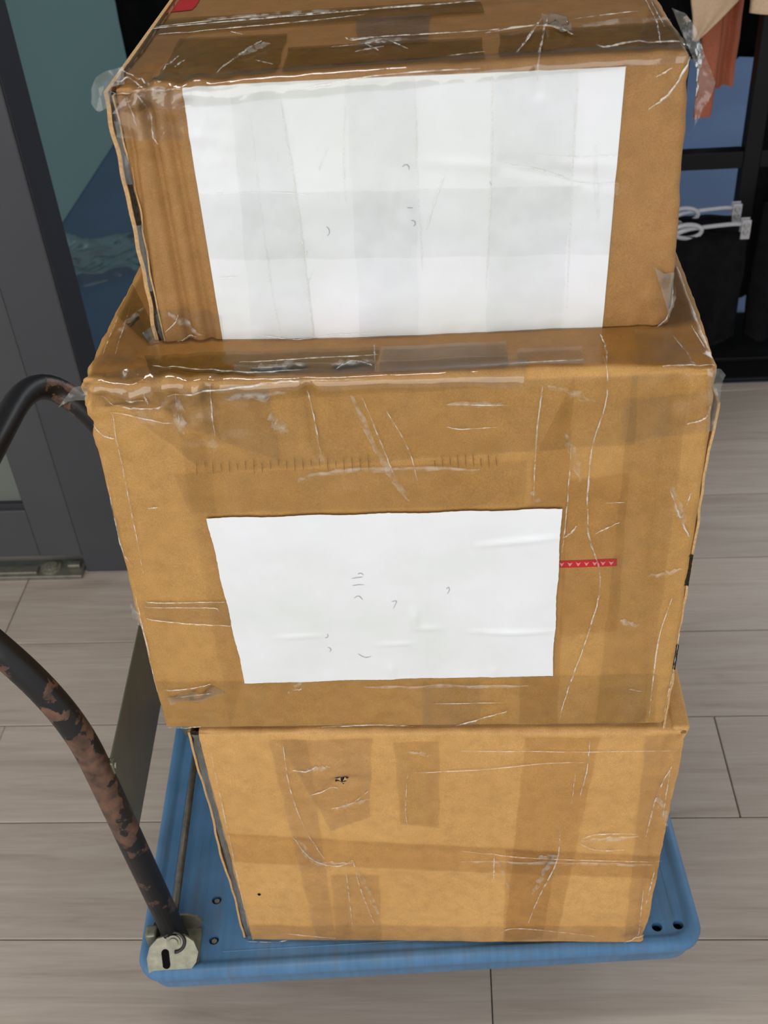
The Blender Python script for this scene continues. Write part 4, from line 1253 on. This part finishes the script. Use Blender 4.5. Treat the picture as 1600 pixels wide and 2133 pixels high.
add_tube(bm, smooth_path([(-.05, .10, 1.476), (-.03, .07, 1.47), (-.03, .02, 1.44), (-.05, 0, 1.40)], 6), .003, 8)
link_bm('hanger_hook', bm, M['chrome'], rk2, True)
bm = bmesh.new()
add_tube(bm, smooth_path([(.05, .10, 1.476), (.06, .07, 1.47), (.06, .02, 1.44), (.05, 0, 1.40)], 6), .003, 8)
link_bm('hanger_hook', bm, M['chrome'], rk2, True)


def clip_hanger(x_rail, y, z, x_end, label):
    h = empty('clip_hanger', (x_rail, y, z))
    tag(h, label, 'hanger', 'clear clip hangers on the lower rail')
    L = x_end - x_rail
    bm = bmesh.new()
    for s_ in (-1, 1):
        add_tube(bm, smooth_path([(s_ * .010, 0, -.006), (s_ * .035, 0, -.012), (s_ * .065, 0, -.004), (s_ * (L - .030), 0, .004), (s_ * L, 0, .0)], 6), [.0062] * 12 + [.0050] * 13, 10)
    link_bm('hanger_arm', bm, M['acrylic'], h, True)
    bm = bmesh.new()
    ring_ = [(.034 * math.cos(a) + .058, -.004, -.008 + .017 * math.sin(a)) for a in np.linspace(0, 2 * PI, 25)]
    add_tube(bm, ring_, .0055, 8, False)
    link_bm('centre_loop', bm, M['acrylic'], h, True)
    bm = bmesh.new()
    dz = .503 - z
    add_tube(bm, smooth_path([(0, 0, -.004), (0, 0, dz * .5), (.014, 0, dz * .75), (.016, 0, dz), (0, 0, dz + .0145), (-.015, 0, dz + .002)], 6), .0026, 8)
    link_bm('hook', bm, M['chrome'], h, True)
    for s_ in (-1, 1):
        bm = bmesh.new()
        for yo in (-.008, .008):
            add_box(bm, (s_ * L - .011, yo - .002, -.032), (s_ * L + .011, yo + .002, .016), .002)
        cl = link_bm('clip', bm, M['acrylic'], h)
        bm = bmesh.new()
        for zz in (.004, -.013):
            pth = [(s_ * L + .006 * math.cos(a), -.0105 - .0003 * a, zz + .006 * math.sin(a)) for a in np.linspace(0, 4 * PI, 30)]
            add_tube(bm, pth, .0013, 6)
        link_bm('clip_spring', bm, M['chrome'], cl, True)
    return h


clip_hanger(.51, 2.49, .386, .705, 'clear clip hanger nearest the camera, right of the top box, holding a black skirt')
clip_hanger(.51, 2.545, .404, .693, 'clear clip hanger just behind the nearest one, right of the top box')
hang_top('skirt', 'black skirt hanging from the nearest clear clip hanger', 'clothes', M['blackcloth'],
         [(.366, .42, .712, 2.49), (.25, .41, .720, 2.488), (.14, .42, .715, 2.485), (.072, .45, .690, 2.483)], .010, 3.4, .012, 12, .006)
hang_top('slip_skirt', 'second black skirt on the clear clip hanger behind', 'clothes', M['charcloth'],
         [(.388, .42, .70, 2.545), (.25, .41, .735, 2.545), (.04, .43, .725, 2.545)], .010, 3.0, .010, 13, .004)
hang_top('trousers', 'folded black trousers hanging low in front of the right post', 'clothes', M['blackcloth'],
         [(.42, .752, .95, 2.53), (.2, .745, .96, 2.53), (.06, .752, .95, 2.53)], .012, 2.2, .010, 14, .008)

# crumpled clear film on the shop floor at the left
bm = bmesh.new()
bmesh.ops.create_grid(bm, x_segments=46, y_segments=40, size=1)
wv = Wob(91, [(.16, .012, 7), (.06, .005, 10), (.025, .002, 10)])
for v_ in bm.verts:
    x_, y_ = v_.co.x * .24 + .03 * math.sin(v_.co.y * 5), v_.co.y * .17 + .03 * math.sin(v_.co.x * 6)
    z_ = .022 + float(wv(np.array([[x_, y_, 0]]))[0])
    e_ = max(abs(v_.co.x), abs(v_.co.y))
    v_.co = Vector((x_, y_, max(.001, z_ * min(1, (1 - e_) * 6 + .1))))
pf = link_bm('plastic_film', bm, M['sheetfilm'], None, True)
pf.location = (-1.125, 3.30, 0)
tag(pf, 'crumpled clear plastic film lying on the blue floor, left behind the door jamb', 'plastic film')

# faint pen traces on the labels
M['ink'] = plain('faint_ink', (176, 178, 182), .6)
for c_, root_, strokes in ((C1, box1, INK1), (C2, box2, INK2)):
    for st_ in strokes:
        crease(c_, st_, .9, root_, .0016 if c_ is C1 else .0044, 'pen_trace', M['ink'])
for st_ in FLUTES:
    crease(C2, st_, .8, box2, .0034, 'flute_mark', M['flute'])
